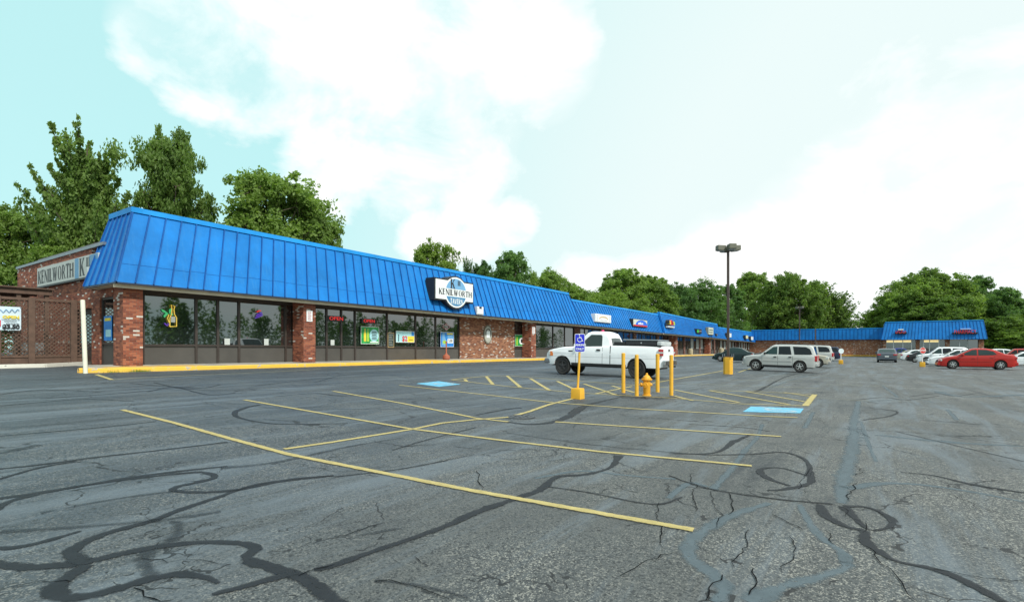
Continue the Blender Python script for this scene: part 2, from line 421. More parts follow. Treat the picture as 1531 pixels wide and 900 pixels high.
for pts, w in [
    ([(167.5,568),(200,565.6),(300,561),(400,556.5),(480,552)], .12), ([(560,548),(700,543.5),(800,541)], .12),
    ([(1145,578),(1225,580.6)], .10), ([(1008,573),(1144,578)], .09), ([(1000,566),(1200,570)], .09), ([(1120,560),(1270,563)], .09),
    ([(1140,588.5),(1300,600)], .05), ([(1230,575),(1330,577)], .06), ([(1260,551),(1300,551.5)], .12), ([(1262,546),(1290,546.5)], .12)]:
    ribbon(WL, px(*pts), w, .0085)
build_ribbons('faded_lines', WL, M_LINE2)
# blue parking symbols
def pad(c4, name):
    c = [G(*c) for c in c4]
    mid1 = (c[0]+c[3])/2; mid2 = (c[1]+c[2])/2; w = ((c[0]-c[3]).length+(c[1]-c[2]).length)/2
    me = bpy.data.meshes.new(name); V = []; UV = []; Fc = []
    for i in range(9):
        for jj in range(2):
            q = (c[0].lerp(c[1], i/8) if jj else c[3].lerp(c[2], i/8)); V.append((q.x, q.y, g(q.x, q.y)+.006)); UV.append((i, jj))
        if i: Fc.append((2*i-2, 2*i, 2*i+1, 2*i-1))
    me.from_pydata(V, [], Fc); u_ = me.uv_layers.new(name='UVMap')
    for l in me.loops: u_.data[l.index].uv = UV[l.vertex_index]
    me.materials.append(M_PAD); po = bpy.data.objects.new(name, me); COL.objects.link(po); po['kind'] = 'structure'
    ctr = (mid1+mid2)/2; ax = (mid2-mid1).normalized(); ay = Vector((-ax.y, ax.x, 0)); L = (mid2-mid1).length; k = min(L, w)*.42
    P = lambda a, b: ctr+ax*a*k+ay*b*k
    st = []
    arc = [P(.15+.55*math.cos(t), -.25+.55*math.sin(t)) for t in [2.3+i*.35 for i in range(13)]]
    for q in (arc, [P(-.2, .8), P(-.1, .3), P(-.05, -.1), P(.45, -.12), P(.7, -.6)], [P(-.1, .3), P(.4, .25)]):
        st.append((q, .11, .012))
    build_ribbons(name+'_symbol', st, M_PADW)
pad([(621,573.5),(655,569.8),(690,574.8),(657,578.5)], 'blue_parking_marking')
pad([(1123,607.7),(1202,610.6),(1196.5,618),(1110,616)], 'blue_parking_marking')
# sealed cracks
TR = []
def T(pts, w, l=TR): ribbon(l, smoothpts(px(*pts)), w, .004+.0005*(len(l) % 5))
T([(-20,842),(34,848),(75,846),(113,843),(140,838)], [.14,.12,.12,.1])
T([(499,711),(440,716),(378,726),(321,745),(265,764),(227,779),(170,794),(125,811),(106,825),(119,838),(140,838),(189,826),(242,817),(302,811),(359,812),(382,820),(370,836),(408,849),(446,862),(476,881),(510,906)], [.05,.07,.09,.10,.12,.13,.12,.09,.10,.12,.13,.14])
T([(130,845),(91,870),(81,885),(98,894),(144,889),(208,870),(257,860),(302,862),(327,872)], [.11,.14,.13,.12,.10,.05])
T([(-20,703),(60,695),(151,683),(250,672),(340,661)], [.08,.07,.06,.09])
T([(-10,719),(57,700),(113,690)], [.07,.06])
T([(-10,747),(113,728),(189,715),(265,705),(340,697)], [.10,.09,.10,.06])
T([(-10,764),(30,745),(151,722),(280,707),(312,708),(321,714),(300,720),(265,728),(262,734),(302,736),(359,732),(416,720.6),(499,711)], [.1,.08,.09,.10,.08,.08,.07])
T([(-10,821),(45,815),(121,794)], [.1,.08,.05])
T([(317,889),(378,874),(427,860),(446,856)], [.05,.10,.07])
T([(389,605),(370,609),(352,616),(359,625),(416,634),(520,633)], [.08,.16,.06,.05])
T([(0,652),(151,639),(234,630)], .05)
T([(470,852),(500,845),(557,824.6),(613,806),(670,785),(712,766),(772,745),(808,732),(833,713),(878,709),(914,698),(925,681)], [.06,.09,.08,.07,.09,.13,.09,.13,.09,.08,.06,.17])
T([(814,727),(878,736),(953,751),(991,753),(1020,743)], .035)
T([(500,713),(594,702),(670,688)], .035)
T([(712,620.5),(740,615),(764,611),(780,610)], [.05,.12])
T([(753,630),(787,634),(821,632),(851,622),(870,609),(900,600),(935,592)], [.10,.17,.18,.30,.16,.06])
T([(587,673),(644,656),(712,639)], [.04,.05])
T([(757,647),(878,664),(1000,676)], .025)
T([(1000,678),(1068,677),(1098,660),(1125,649)], [.03,.05,.13,.03])
T([(1000,676),(1060,680),(1125,679),(1170,676),(1200,685),(1211,700),(1206,712)], [.03,.05,.07,.08])
T([(1206,711),(1170,700),(1143,700),(1136,706),(1150,716),(1181,726)], [.06,.05,.13,.06])
T([(1211,704),(1211,722),(1170,732),(1147,733)], [.1,.08,.04])
T([(1262,757),(1294,758),(1321,768),(1334,779),(1328,789),(1300,792),(1279,775),(1263,758)], [.10,.05,.06,.10,.05,.02,.08,.14])
T([(1226,754.5),(1234,771),(1264,786.6),(1291,794),(1294,809),(1313,824),(1340,839),(1396,851),(1445,870),(1500,900)], [.08,.14,.09,.09,.11,.10,.04,.09,.10,.10])
T([(1000,711),(1056,730),(1151,745),(1245,754)], [.02,.03,.04])
T([(1347,706),(1396,711),(1453,724),(1540,738)], [.03,.04,.10,.06])
T([(1130,585.5),(1144,579),(1173,564),(1200,556.7)], [.20,.09,.06])
T([(1030,634),(1110,639),(1150,645)], .04); T([(1300,610),(1340,615),(1330,622),(1290,628)], .06); T([(1380,628),(1470,635)], .05)
T([(1340,645),(1531,690)], .03); T([(1260,640),(1450,652),(1560,660)], .02)
for c, r in (((1170,560),1), ((1320,596),1.2), ((470,590),1.5), ((1400,590),1)):
    T([(c[0]-40*r,c[1]+3),(c[0],c[1]-2),(c[0]+30*r,c[1]+2),(c[0]+70*r,c[1]-4)], [.04,.09,.04])
T([(195,573),(240,577),(300,580),(330,575)], .08); T([(220,586),(260,579),(310,590),(350,588)], .07); T([(60,596),(180,588),(290,578)], .07)
T([(230,572),(270,580),(330,584),(420,583)], .06); T([(0,607),(120,597),(200,600)], .06); T([(380,577),(480,566),(560,563)], .06)
T([(470,572),(520,560),(600,556)], .06); T([(640,556),(700,553),(790,555)], .07); T([(0,590),(60,583),(150,586)], .06)
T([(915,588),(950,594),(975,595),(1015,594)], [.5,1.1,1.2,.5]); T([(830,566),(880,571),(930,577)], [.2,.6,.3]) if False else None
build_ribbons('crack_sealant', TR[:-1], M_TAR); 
TL = []
T([(257,779),(268,785),(257,806),(227,821),(214,838),(230,862)], [.08,.12,.14,.1], TL)
T([(0,795),(100,789),(227,779),(330,765)], [.12,.1], TL); T([(60,767),(180,745),(300,730)], [.08,.06], TL)
T([(0,678),(60,665)], .2, TL); T([(330,700),(420,690),(520,668),(600,655)], [.16,.12,.06], TL)
T([(560,868),(620,874),(700,893)], .05, TL); T([(540,800),(600,790)], .06, TL)
for i in range(18):
    a = random.uniform(-20, 700); b = random.uniform(556, 615); w = random.uniform(60, 190)
    T([(a, b), (a+w*.4, b+random.uniform(-5, 3)), (a+w, b+random.uniform(-8, 4))], [.02, random.uniform(.06, .13), .02], TL)
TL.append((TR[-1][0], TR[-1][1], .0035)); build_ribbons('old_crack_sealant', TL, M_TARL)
SL = []
def TS(pts, w): ribbon(SL, smoothpts(px(*pts)), w, .002)
TS([(1284,600),(1278,625),(1277,654),(1270,690),(1262,715),(1257,752)], [.16,.22,.26,.24,.26,.12])
TS([(1287,630),(1297,660),(1310,690)], [.1,.06]); TS([(1066,732),(1094,700),(1115,672),(1132,654),(1140,634)], [.12,.10,.08])
TS([(1151,752),(1100,768),(1065,785),(1036,806),(1031,832),(1068,860),(1083,880),(1070,900)], [.10,.14,.16,.15,.12])
TS([(1264,842),(1260,826),(1226,801),(1204,771),(1196,754)], [.09,.12,.10,.08])
TS([(1266,840),(1262,850),(1226,862),(1170,877),(1120,900)], [.1,.12,.13,.2])
TS([(1150,580),(1190,566),(1230,556)], .12); TS([(1319,576),(1343,594)], .14); TS([(1416,612),(1431,628)], .12); TS([(1290,600),(1360,597),(1395,601)], .14)
TS([(1264,730),(1330,722),(1420,730),(1530,750)], [.2,.12,.08]); TS([(1000,745),(1030,722),(1056,728)], .1); TS([(800,715),(870,704),(940,711),(1010,716)], [.08,.1,.08])
TS([(1400,585),(1440,593),(1531,590)], .4); TS([(1310,650),(1420,661),(1531,667)], [.2,.3,.1]); TS([(1203,640),(1216,616)], .12)
build_ribbons('sealcoat_bands', SL, M_SEAL)
CR = []
def crack(pts, w=.016):
    P = px(*pts); out = [P[0]]
    for a, c_ in zip(P, P[1:]):
        n = max(2, int((c_-a).length/.06)); d = (c_-a); nn = Vector((-d.y, d.x, 0)).normalized(); off = 0
        for i in range(1, n+1):
            off = off*.6+random.gauss(0, .016); out.append(a.lerp(c_, i/n)+nn*off*(1 if i < n else 0))
    CR.append((out, [w*random.uniform(.5, 1), w, w*.6, w*1.2, w*.4], .0078))
for q in [((1037,708),(1041,730),(1037,748),(1040,765)), ((1062,735),(1066,752),(1075,775),(1072,790)), ((1090,738),(1093,755),(1089,770)), ((985,752),(983,772),(990,788),(987,803),(991,820)),
          ((1245,754),(1262,760),(1281,778),(1296,790),(1290,797)), ((1278,697),(1291,706),(1280,711)), ((1268,748),(1265,742),(1276,733),(1282,722)), ((1155,770),(1180,783),(1200,793)),
          ((1119,793),(1115,805),(1118,818),(1101,835),(1098,850)), ((1180,803),(1190,820),(1186,838),(1168,855)), ((1232,793),(1243,803),(1245,814)), ((927,862),(950,850),(968,838),(988,830),(1010,826)),
          ((1000,711),(1030,722),(1056,730),(1100,737),(1151,745),(1200,750),(1245,754)), ((560,870),(600,873),(640,885),(672,897)), ((446,862),(470,852),(500,845)), ((500,803),(530,796),(575,782)),
          ((620,833),(630,843),(640,848)), ((712,705),(716,722),(724,730)), ((425,672),(436,664),(450,655)), ((925,692),(950,703),(975,708)), ((1000,640),(1060,648),(1110,652)), ((670,688),(745,676),(780,668)),
          ((1300,820),(1330,850),(1352,880),(1370,900)), ((1120,890),(1132,872),(1126,850)), ((1205,738),(1195,722),(1213,700)), ((1065,648),(1110,655),(1180,670),(1262,692)), ((1396,851),(1450,862),(1531,868)),
          ((10,880),(60,870),(110,872)), ((210,835),(250,842),(300,838),(345,845)), ((0,640),(90,634),(180,637)), ((300,600),(345,612),(380,606)), ((640,600),(700,607),(760,603)), ((1262,640),(1282,646),(1300,655)),
          ((1080,860),(1060,880),(1055,900)), ((1425,740),(1460,760),(1531,775)), ((200,880),(215,893),(240,900)), ((560,660),(600,668),(655,664)), ((820,690),(860,684),(900,690))]:
    crack(q, random.uniform(.005, .010))
build_ribbons('open_cracks', CR, mat('crack_shadow', (.008, .009, .010), .95, 0, 0, spec=.05))
# drain cover
def drain():
    p = G(779, 623.5); mb = MB()
    mb.lathe([(.25, .0), (.25, .012), (.23, .016), (.0, .016)], p, n=32)
    b = mb.build('drain_cover', mat('cast_iron', (.06, .065, .07), .6), smooth=True); tag(b, 'round cast iron drain cover set where the yellow lines cross', 'drain cover')
    h = MB()
    for i in range(8):
        for rr in (.10, .18):
            a = i*PI/4+rr*3; h = MB().lathe([(.026, .0), (.026, .020), (0, .020)], (p.x+rr*math.cos(a), p.y+rr*math.sin(a), p.z), n=8); h.build('hole', M_BLACK, b)
drain()

# ---------------------------------------------------------------- sidewalk
SK = 21.85; SG = 23.9; HK = .15
def walk():
    mb = MB(); us = [7.0+i*(144-7.0)/34 for i in range(35)]
    for i, u in enumerate(us):
        for s, dz in ((SK+.15, HK), (SG+.6, HK)): mb.v.append((u, s, g(u, s)+dz))
        if i: k = 2*i; mb.f.append((k-2, k, k+1, k-1))
    P = [G(106, 551.5), G(128, 557.5)]
    mb.poly([(P[0].x, SK+1.0, g(P[0].x, SK+1.0)+HK), (P[1].x-.1, SK+.35, g(6.4, SK+.3)+HK), (7.0, SK+.15, g(7.0, SK)+HK), (7.0, SG+.6, g(7, SG+.6)+HK), (P[0].x, SG+.3, g(6, SG)+HK)])
    tag(mb.build('sidewalk', M_WALK, local=True), kind='structure')
    j = MB()
    for i in range(60):
        u = 7.2+i*2.1; j.add([(u, SK+.16, g(u, SK+.16)+HK+.003), (u+.025, SK+.16, g(u, SK+.16)+HK+.003), (u+.025, SG, g(u, SG)+HK+.003), (u, SG, g(u, SG)+HK+.003)], [(0,1,2,3)])
    tag(j.build('sidewalk_joints', M_BLACK, local=True), kind='structure')
    kb = MB()
    prof = [(SK, -.02), (SK+.01, HK-.02), (SK+.04, HK+.006), (SK+.17, HK+.006), (SK+.17, -.02)]
    path = [(P[0].x, SK+1.0), (P[1].x-.15, SK+.25), (7.0, SK)]+[(u, SK) for u in us[1:]]
    k = 0
    for i, (u, s0) in enumerate(path):
        for (s, z) in prof: kb.v.append((u if i else u+.0, s0+(s-SK), g(u, s0)+z))
        if i:
            for q in range(4): a = (i-1)*5+q; kb.f.append((a, a+1, a+6, a+5))
    kb.f.append((0,1,2,3,4))
    tag(kb.build('kerb', M_KERBY, local=True, smooth=True), kind='structure')
    r = MB()
    def patch(u0, u1, s0, s1):
        r.poly([(u0, s0, g(u0, s0)+HK+.004), (u1, s0, g(u1, s0)+HK+.004), (u1, s1, g(u1, s1)+HK+.004), (u0, s1, g(u0, s1)+HK+.004)])
    patch(7.3, 10.6, SK+.18, SG-.9); 
    a = onY(596, 540, 23).x; b = onY(652, 540, 23).x; patch(a, b, SK+.18, SG-.15)
    tag(r.build('sidewalk_paint', M_RAMP, local=True), kind='structure')
walk()
def grass_tuft():
    rng = np.random.default_rng(4); V = []; Fc = []
    for c in [(196, 555.8), (203, 555.4), (209, 555.2), (166, 556.8), (214, 555)]:
        p = G(*c)
        for i in range(45):
            x = p.x+rng.normal(0, .12); y = SK-.03+rng.normal(0, .03); z = g(x, y); h = rng.uniform(.04, .13); a = rng.uniform(0, 6.3); l = rng.normal(0, .03)
            k = len(V); V += [(x-.006*math.cos(a), y-.006*math.sin(a), z), (x+.006*math.cos(a), y+.006*math.sin(a), z), (x+l, y+l, z+h)]; Fc.append((k, k+1, k+2))
    me = bpy.data.meshes.new('grass'); me.from_pydata(V, [], Fc); me.materials.append(M_LEAFL)
    o = bpy.data.objects.new('grass', me); COL.objects.link(o); tag(o, 'small tufts of grass growing along the yellow kerb', 'grass', kind='stuff')
grass_tuft()
def white_kerb():
    a, b, c = G(-140, 554.5), G(69, 549.5), G(157, 544.5)
    for i, (p, q) in enumerate(((a, b), (b, c))):
        d = (q-p).normalized(); nn = Vector((-d.y, d.x, 0)); p2 = p+d*.02; q2 = q-d*.02
        up = Vector((0,0,.15)); mb = MB()
        mb.hexa([p2, q2, q2+nn*.2, p2+nn*.2], [p2+up+nn*.03, q2+up+nn*.03, q2+up+nn*.17, p2+up+nn*.17])
        o = mb.build('concrete_kerb', M_KERBW, bevel=.02)
        tag(o, ['long whitewashed concrete kerb length in front of the lattice fence, at the photo edge', 'shorter whitewashed concrete kerb length running from the fence to the brick column'][i], 'kerb', 'white concrete kerbs')
white_kerb()

# ---------------------------------------------------------------- strip of shops
seg = [  # eave left/right, ridge left/right in the photograph; eave line, ridge line distances
    dict(e0=(173,421), e1=(868,485), r0=(199,314), r1=(849.5,439.3), se=22.5, sr=23.5),
    dict(e0=(868,485), e1=(995,498.2), r0=(849.5,448), r1=(985,471), se=22.5, sr=23.5),
    dict(e0=(994,498), e1=(1079,506), r0=(986,467.5), r1=(1072,485), se=22.2, sr=23.3),
    dict(e0=(1079,506.2), e1=(1130,511.5), r0=(1074,489.5), r1=(1128,497.5), se=22.5, sr=23.5)]
UW = 8.1
strip = thing('shop_building', 'long low brick strip of shops under a blue ribbed mansard roof', 'building', (75, 30, g(75, 24)))
EA = []   # eave height samples
for q in seg:
    q['E0'] = onY(*q['e0'], q['se']); q['E1'] = onY(*q['e1'], q['se']); q['R0'] = onY(*q['r0'], q['sr']); q['R1'] = onY(*q['r1'], q['sr'])
def eave_z(u):
    for q in seg:
        if u <= q['E1'].x or q is seg[-1]:
            t = (u-q['E0'].x)/(q['E1'].x-q['E0'].x); return q['E0'].z+(q['E1'].z-q['E0'].z)*max(0, min(1, t))
def roof_seg(i, q):
    E0, E1, R0, R1 = q['E0'], q['E1'], q['R0'], q['R1']
    if i < 3: pass
    sheet = MB(); ribs = MB()
    n = max(2, round((E1.x-E0.x)/.61))
    nrm = Vector((0, -(R0.z-E0.z), (R0.y-E0.y))).normalized()
    t_ = .05
    sheet.hexa([E0, E1, E1+Vector((0,.1,0)), E0+Vector((0,.1,0))], [R0, R1, R1+Vector((0,.1,0)), R0+Vector((0,.1,0))]) if False else None
    # shell with thickness
    back = Vector((0, .12, 0))
    sheet.add([E0, E1, R1, R0, E0+back, E1+back, R1+back, R0+back], [(0,1,2,3),(4,7,6,5),(0,4,5,1),(1,5,6,2),(2,6,7,3),(3,7,4,0)])
    if q is seg[2]:     # stepped-forward section: closed end face
        sheet.add([E0+Vector((.01,0,0)), R0+Vector((.01,0,0)), R0+Vector((.3,1.2,0)), E0+Vector((.3,1.6,0))], [(0,1,2,3)])
    for k in range(n+1):
        t = k/n
        a = E0.lerp(E1, t); b = R0.lerp(R1, t)
        if k in (0, n): b = (R0 if k == 0 else R1)
        w = Vector((.022, 0, 0))
        ribs.hexa([a-w, a+w, b+w, b-w], [a-w+nrm*.055, a+w+nrm*.055, b+w+nrm*.055, b-w+nrm*.055])
    o = sheet.build('metal_roof', M_ROOF, strip)
    ribs.build('seams', M_ROOFD, o)
    lap = MB()
    for k in range(n):
        t0, t1 = k/n, (k+1)/n; hh = .24+.012*random.uniform(-1, 1)
        a0 = E0.lerp(E1, t0).lerp(R0.lerp(R1, t0), hh); a1 = E0.lerp(E1, t1).lerp(R0.lerp(R1, t1), hh); up_ = (R0-E0).normalized()*.018
        lap.hexa([a0, a1, a1+up_, a0+up_], [a0+nrm*.007, a1+nrm*.007, a1+up_+nrm*.002, a0+up_+nrm*.002])
    lap.build('sheet_laps', M_ROOFD, o)
    fb = MB(); fz = .19  # added tan strip, stands in for the brightly lit underside of the soffit
    fb.hexa([E0+Vector((0,.16,-fz)), E1+Vector((0,.16,-fz)), E1+Vector((0,.22,-fz)), E0+Vector((0,.22,-fz))], [E0+Vector((0,.16,-.062)), E1+Vector((0,.16,-.062)), E1+Vector((0,.22,-.062)), E0+Vector((0,.22,-.062))])
    fb.build('added_soffit_strip', M_SOF, strip)
    cap = MB(); d = R1-R0
    cap.hexa([R0+Vector((0,-.09,-.10)), R1+Vector((0,-.09,-.10)), R1+Vector((0,.3,-.10)), R0+Vector((0,.3,-.10))],
             [R0+Vector((0,-.06,.10)), R1+Vector((0,-.06,.10)), R1+Vector((0,.3,.12)), R0+Vector((0,.3,.12))])
    cap.build('ridge_flashing', M_CAP, strip)
    tr = MB(); tr.hexa([E0+Vector((0,-.02,-.06)), E1+Vector((0,-.02,-.06)), E1+Vector((0,.05,-.06)), E0+Vector((0,.05,-.06))],
                       [E0+Vector((0,-.02,-.002)), E1+Vector((0,-.02,-.002)), E1+Vector((0,.05,-.002)), E0+Vector((0,.05,-.002))])
    tr.build('eave_trim', M_EDGE, strip)
    so = MB(); z = .035
    so.hexa([E0+Vector((0,.06,-z-.02)), E1+Vector((0,.06,-z-.02)), Vector((E1.x,SG+.3,E1.z-z-.02)), Vector((E0.x,SG+.3,E0.z-z-.02))],
            [E0+Vector((0,.06,-.004)), E1+Vector((0,.06,-.004)), Vector((E1.x,SG+.3,E1.z-.004)), Vector((E0.x,SG+.3,E0.z-.004))])
    so.build('soffit', M_SOF, strip)
for i, q in enumerate(seg): roof_seg(i, q)
# west end of the mansard
Ec = seg[0]['E0']; Rc = seg[0]['R0']
Ew = onX(125.6, 428.5, Ec.x); Rw = Vector((Rc.x, Ew.y, Rc.z))
o = MB().add([Ec, Rc, Rw, Ew, Ec+Vector((.1,0,0)), Rc+Vector((.1,0,0)), Rw+Vector((.1,0,0)), Ew+Vector((.1,0,0))], [(0,1,2,3),(7,6,5,4),(0,3,7,4),(3,2,6,7),(1,5,6,2),(0,4,5,1)]).build('metal_roof', M_ROOF, strip)
rb = MB(); nx = Vector((-(Rc.z-Ec.z), 0, Rc.x-Ec.x)).normalized()
for k in range(6):
    t = k/5; a = Ec.lerp(Ew, t); b = Rc.lerp(Rw, t); w = Vector((0,.022,0))
    rb.hexa([a-w, a+w, b+w, b-w], [a-w+nx*.055, a+w+nx*.055, b+w+nx*.055, b-w+nx*.055])
rb.build('seams', M_ROOFD, o)
MB().box(Rc.x-.09, Rc.x+.3, Rc.y-.09, Rw.y, Rc.z-.10, Rc.z+.102).build('ridge_flashing', M_CAP, strip)
MB().box(Ec.x-.02, Ec.x+.05, Ec.y-.02, Ew.y, Ec.z-.06, Ec.z-.003).build('eave_trim', M_EDGE, strip)
MB().box(Ec.x+.06, UW+.4, Ec.y+.07, Ew.y, Ec.z-.057, Ec.z-.006).build('soffit', M_SOF, strip)
# flat roof, back and end walls
rf = MB()
for q in seg:
    z = min(q['R0'].z, q['R1'].z)-.5
    rf.box(q['R0'].x+.35, q['R1'].x-.02 if q is not seg[3] else 144, 23.75, 36.5, z-.2, z)
rf.build('flat_roof', M_STUCCO, strip)
Wt0 = onX(26, 405.8, UW); Wt1 = onX(156, 362, UW); sFar = Wt0.y
zf = Wt0.z; zn = zf+(Wt1.z-zf)*(Ew.y-sFar)/(Wt1.y-sFar)
zf = zn = (zf+zn)/2
sA = onX(149, 500, UW).y; sB = onX(137, 500, UW).y; sD0 = onX(131, 500, UW).y; sD1 = onX(109, 500, UW).y
bw = MB()
def gw(s): return g(UW, s)-.2
bw.box(UW, UW+.3, sA, sB, gw(24), Ec.z-.06)
bw.box(UW, UW+.3, sD1, sFar, gw(24), zf)
bw.box(UW+.001, UW+.301, sB+.0, sD1, 3.15, zf) 
bw.box(UW, UW+.3, SG+.3, sA, Ec.z-.4, Ec.z-.06)
bw.box(UW+.002, UW+.3, sFar-.002, sFar+.0, gw(24), zf)
bw.box(UW+.3, 40, sFar-.3, sFar, 0, zf)
bw.build('brick_wall', M_BRICK, strip)
MB().box(UW-.05, UW+.4, Ew.y-.6, sFar+.05, zf, zf+.12).build('parapet_cap', M_STEEL, strip)
d_ = MB().box(UW+.15, UW+.2, sB, sD1, gw(24), 3.15).build('door', M_BRONZE, strip)
MB().box(UW+.14, UW+.15, sB+.25, sD1-.25, 1.5, 2.9).build('pane', M_GLASS, d_)
MB().box(40.5, 144, 36.3, 36.5, -.5, 4.8).build('rear_wall', M_BRICK3, strip)
# west-facing window beside the corner column
wf = MB(); z0 = g(UW, 24)+HK; zs = z0+.85; zt = Ec.z-.4
for a, b, c, d in ((SG-.1, SG+.0, z0, zt), (sA-.07, sA, z0, zt)): wf.box(UW+.06, UW+.16, a, b, c, d)
wf.box(UW+.06, UW+.16, SG, sA-.07, zs-.05, zs+.03); wf.box(UW+.06, UW+.16, SG, sA-.07, zt-.08, zt)
w_ = wf.build('window', M_BRONZE, strip)
MB().box(UW+.10, UW+.12, SG, sA-.07, zs+.03, zt-.08).build('pane', M_GLASS, w_)
MB().box(UW+.10, UW+.12, SG, sA-.07, z0, zs-.05).build('sill_panel', M_PANEL, w_)

# columns
def U(p, s=SG): return onY(p, 520, s).x
def column(p0, p1, side_px=None, m=M_BRICK):
    u0, u1 = U(p0, 22.95), U(p1, 22.95)
    mb = MB().box(u0, u1, 22.95, 23.85, g(u0, 23)+.05, eave_z((u0+u1)/2)-.056)
    return mb.build('brick_column', m, strip), u0, u1
column(184, 213.7); column(453.8, 471.6); column(794, 801.2, m=M_BRICK)
cols = [U(1010.5, 22.95), U(1061.0, 22.95)]
for c in cols: MB().box(c-.1, c+.9, 22.95, 23.85, g(c, 23)+.05, eave_z(c)-.056).build('brick_column', M_BRICK, strip)
# brick infill wall segments at the glass line
def infill(u0, u1, m=M_BRICK2, s=SG-.12):
    MB().box(u0, u1, s, SG+.25, g(u0, SG)+.05, eave_z((u0+u1)/2)-.04).build('brick_wall', m, strip)
infill(U(686), U(767.3))
SILL = .80; HEAD = .20
wins = []
def window(u0, u1, gm=None, sill=SILL, head=HEAD, trans=None, blind=False):
    zb = g((u0+u1)/2, SG)+HK; zt = eave_z((u0+u1)/2)-.05; f = .05
    fr = MB()
    fr.box(u0, u0+f, SG-.05, SG+.08, zb, zt); fr.box(u1-f, u1, SG-.05, SG+.08, zb, zt)
    fr.box(u0+f, u1-f, SG-.05, SG+.08, zt-head, zt); fr.box(u0+f, u1-f, SG-.06, SG+.08, zb+sill-.05, zb+sill+.03) if sill > .2 else fr.box(u0+f, u1-f, SG-.05, SG+.08, zb, zb+.18)
    w = fr.build('window' if sill > .2 else 'door', M_BRONZE, strip)
    lo = zb+sill+.03 if sill > .2 else zb+.18
    MB().box(u0+f, u1-f, SG+.01, SG+.03, lo, zt-head).build('pane', gm or M_GLASS, w)
    if sill > .2: MB().box(u0+f, u1-f, SG+.0, SG+.04, zb, zb+sill-.05).build('sill_panel', M_PANEL, w)
    if sill <= .2:
        MB().tube([(u0+.16, SG-.12, zb+.9), (u0+.16, SG-.12, zb+1.35)], .018, 8).build('handle', M_CHROME, w)
        MB().box(u0+f, u1-f, SG-.03, SG-.01, zb+1.0, zb+1.08).build('push_bar', M_BRONZE, w)
    if blind:
        b = MB()
        for k in range(int((u1-u0)/.22)): b.box(u0+.1+k*.22, u0+.24+k*.22, SG-.012, SG-.002, lo+.1, zt-head-.05)
        b.build('blind', M_BLIND, w)
    return w
for a, b in ((213.7,293),(293,325.5),(325.5,357),(357,426.5),(426.5,455),(470,488),(488,510),(510,530.5),(530.5,578.5),(578.5,621)): window(U(a), U(b))
window(U(621), U(651), M_GLASS, .79)
window(U(651), U(686)); window(U(767.3), U(800)); 
dr = window(U(800), U(826.5)); window(U(826.5), U(844)); window(U(844), U(858), sill=.1)
u = U(858); infill(u, u+1.2, M_BRICK3); u += 1.2
k = 0
rnd = random.Random(3)
while u < 142:
    if min(abs(u-c) for c in cols) < .9: infill(u, u+1.4, M_BRICK3); u += 1.4; continue
    w = rnd.choice([1.2, 1.5, 1.9])
    if k % 7 == 3: infill(u, u+.9, M_BRICK3); u += .9
    elif k % 7 == 5: window(u, u+1.0, sill=.1); u += 1.0
    else:
        gm = M_GLASSB if 50 < u < 72 and k % 2 else (M_GLASSG if 80 < u < 90 else M_GLASS)
        window(u, u+w, gm, blind=(u > 82 and k % 2 == 0)); u += w
    k += 1

# ---------------------------------------------------------------- wing facing the camera (end of the L)
UB = 144.
wing = thing('shop_building', 'distant brick wing with flat blue panel roof band, closing the car park', 'building', (UB, 8, g(UB, 8)))
ws0, ws1 = onX(1124, 500, UB).y, onX(1322, 500, UB).y
ze, zr = onX(1250, 507.8, UB).z, onX(1250, 492.2, UB).z
zb = g(UB, 10)-.1
MB().box(UB+.1, UB+.5, ws1, ws0+6, zb, ze+.05).build('brick_wall', M_BRICK2, wing)
o = MB().box(UB-.5, UB+.3, ws1, ws0, ze, zr).build('metal_roof', M_ROOF, wing)
rb = MB()
k = ws1+.4
while k < ws0: rb.box(UB-.55, UB-.5, k-.03, k+.03, ze, zr); k += .75
rb.build('seams', M_ROOFD, o)
MB().box(UB-.56, UB+.3, ws1, ws0, zr, zr+.14).build('ridge_flashing', M_CAP, wing)
MB().box(UB+.3, UB+12, ws1, ws0+6, zb, zr-.3).build('rear_block', M_BRICK3, wing)
MB().box(UB-.2, UB+.1, ws1+.2, ws0, g(UB,10)-.05, g(UB,10)+.12).build('base_course', M_KERBY, wing)
ph = thing('shop_building', 'farthest shop with tall blue mansard roof, a red lettered sign and brick columns', 'building', (UB-2, -12, g(UB, 0)))
UP = UB-1.6
a0, a1 = onX(1317.5, 507, UP-1).y, onX(1476.5, 507, UP-1).y
ez = onX(1400, 507.2, UP-1).z; b0, b1 = onX(1323.5, 481.5, UP).y, onX(1470.5, 479.5, UP).y; rz = onX(1400, 480.5, UP).z
E0, E1, R0, R1 = Vector((UP-1, a0, ez)), Vector((UP-1, a1, ez)), Vector((UP, b0, rz)), Vector((UP, b1, rz))
bk = Vector((.6, 0, 0)); Bz = Vector((8, 0, 0))
o = MB().add([E0, E1, R1, R0, E0+Bz, E1+Bz, R1+Bz, R0+Bz], [(0,1,2,3),(1,5,6,2),(4,0,3,7),(3,2,6,7),(0,4,5,1),(4,7,6,5)]).build('metal_roof', M_ROOF, ph)
rb = MB(); n = 30
for k in range(n+1):
    t = k/n; a = E0.lerp(E1, t); b = R0.lerp(R1, t); w = Vector((0,.03,0)); nn = Vector((-.06,0,.01))
    rb.hexa([a-w, a+w, b+w, b-w], [a-w+nn, a+w+nn, b+w+nn, b-w+nn])
rb.build('seams', M_ROOFD, o)
MB().box(UP-.1, UP+.4, b1, b0, rz-.03, rz+.14).build('ridge_flashing', M_CAP, ph)
def P_(p): return onX(p, 500, UP+.2).y
zb = g(UB, 0)-.1
cb = MB()
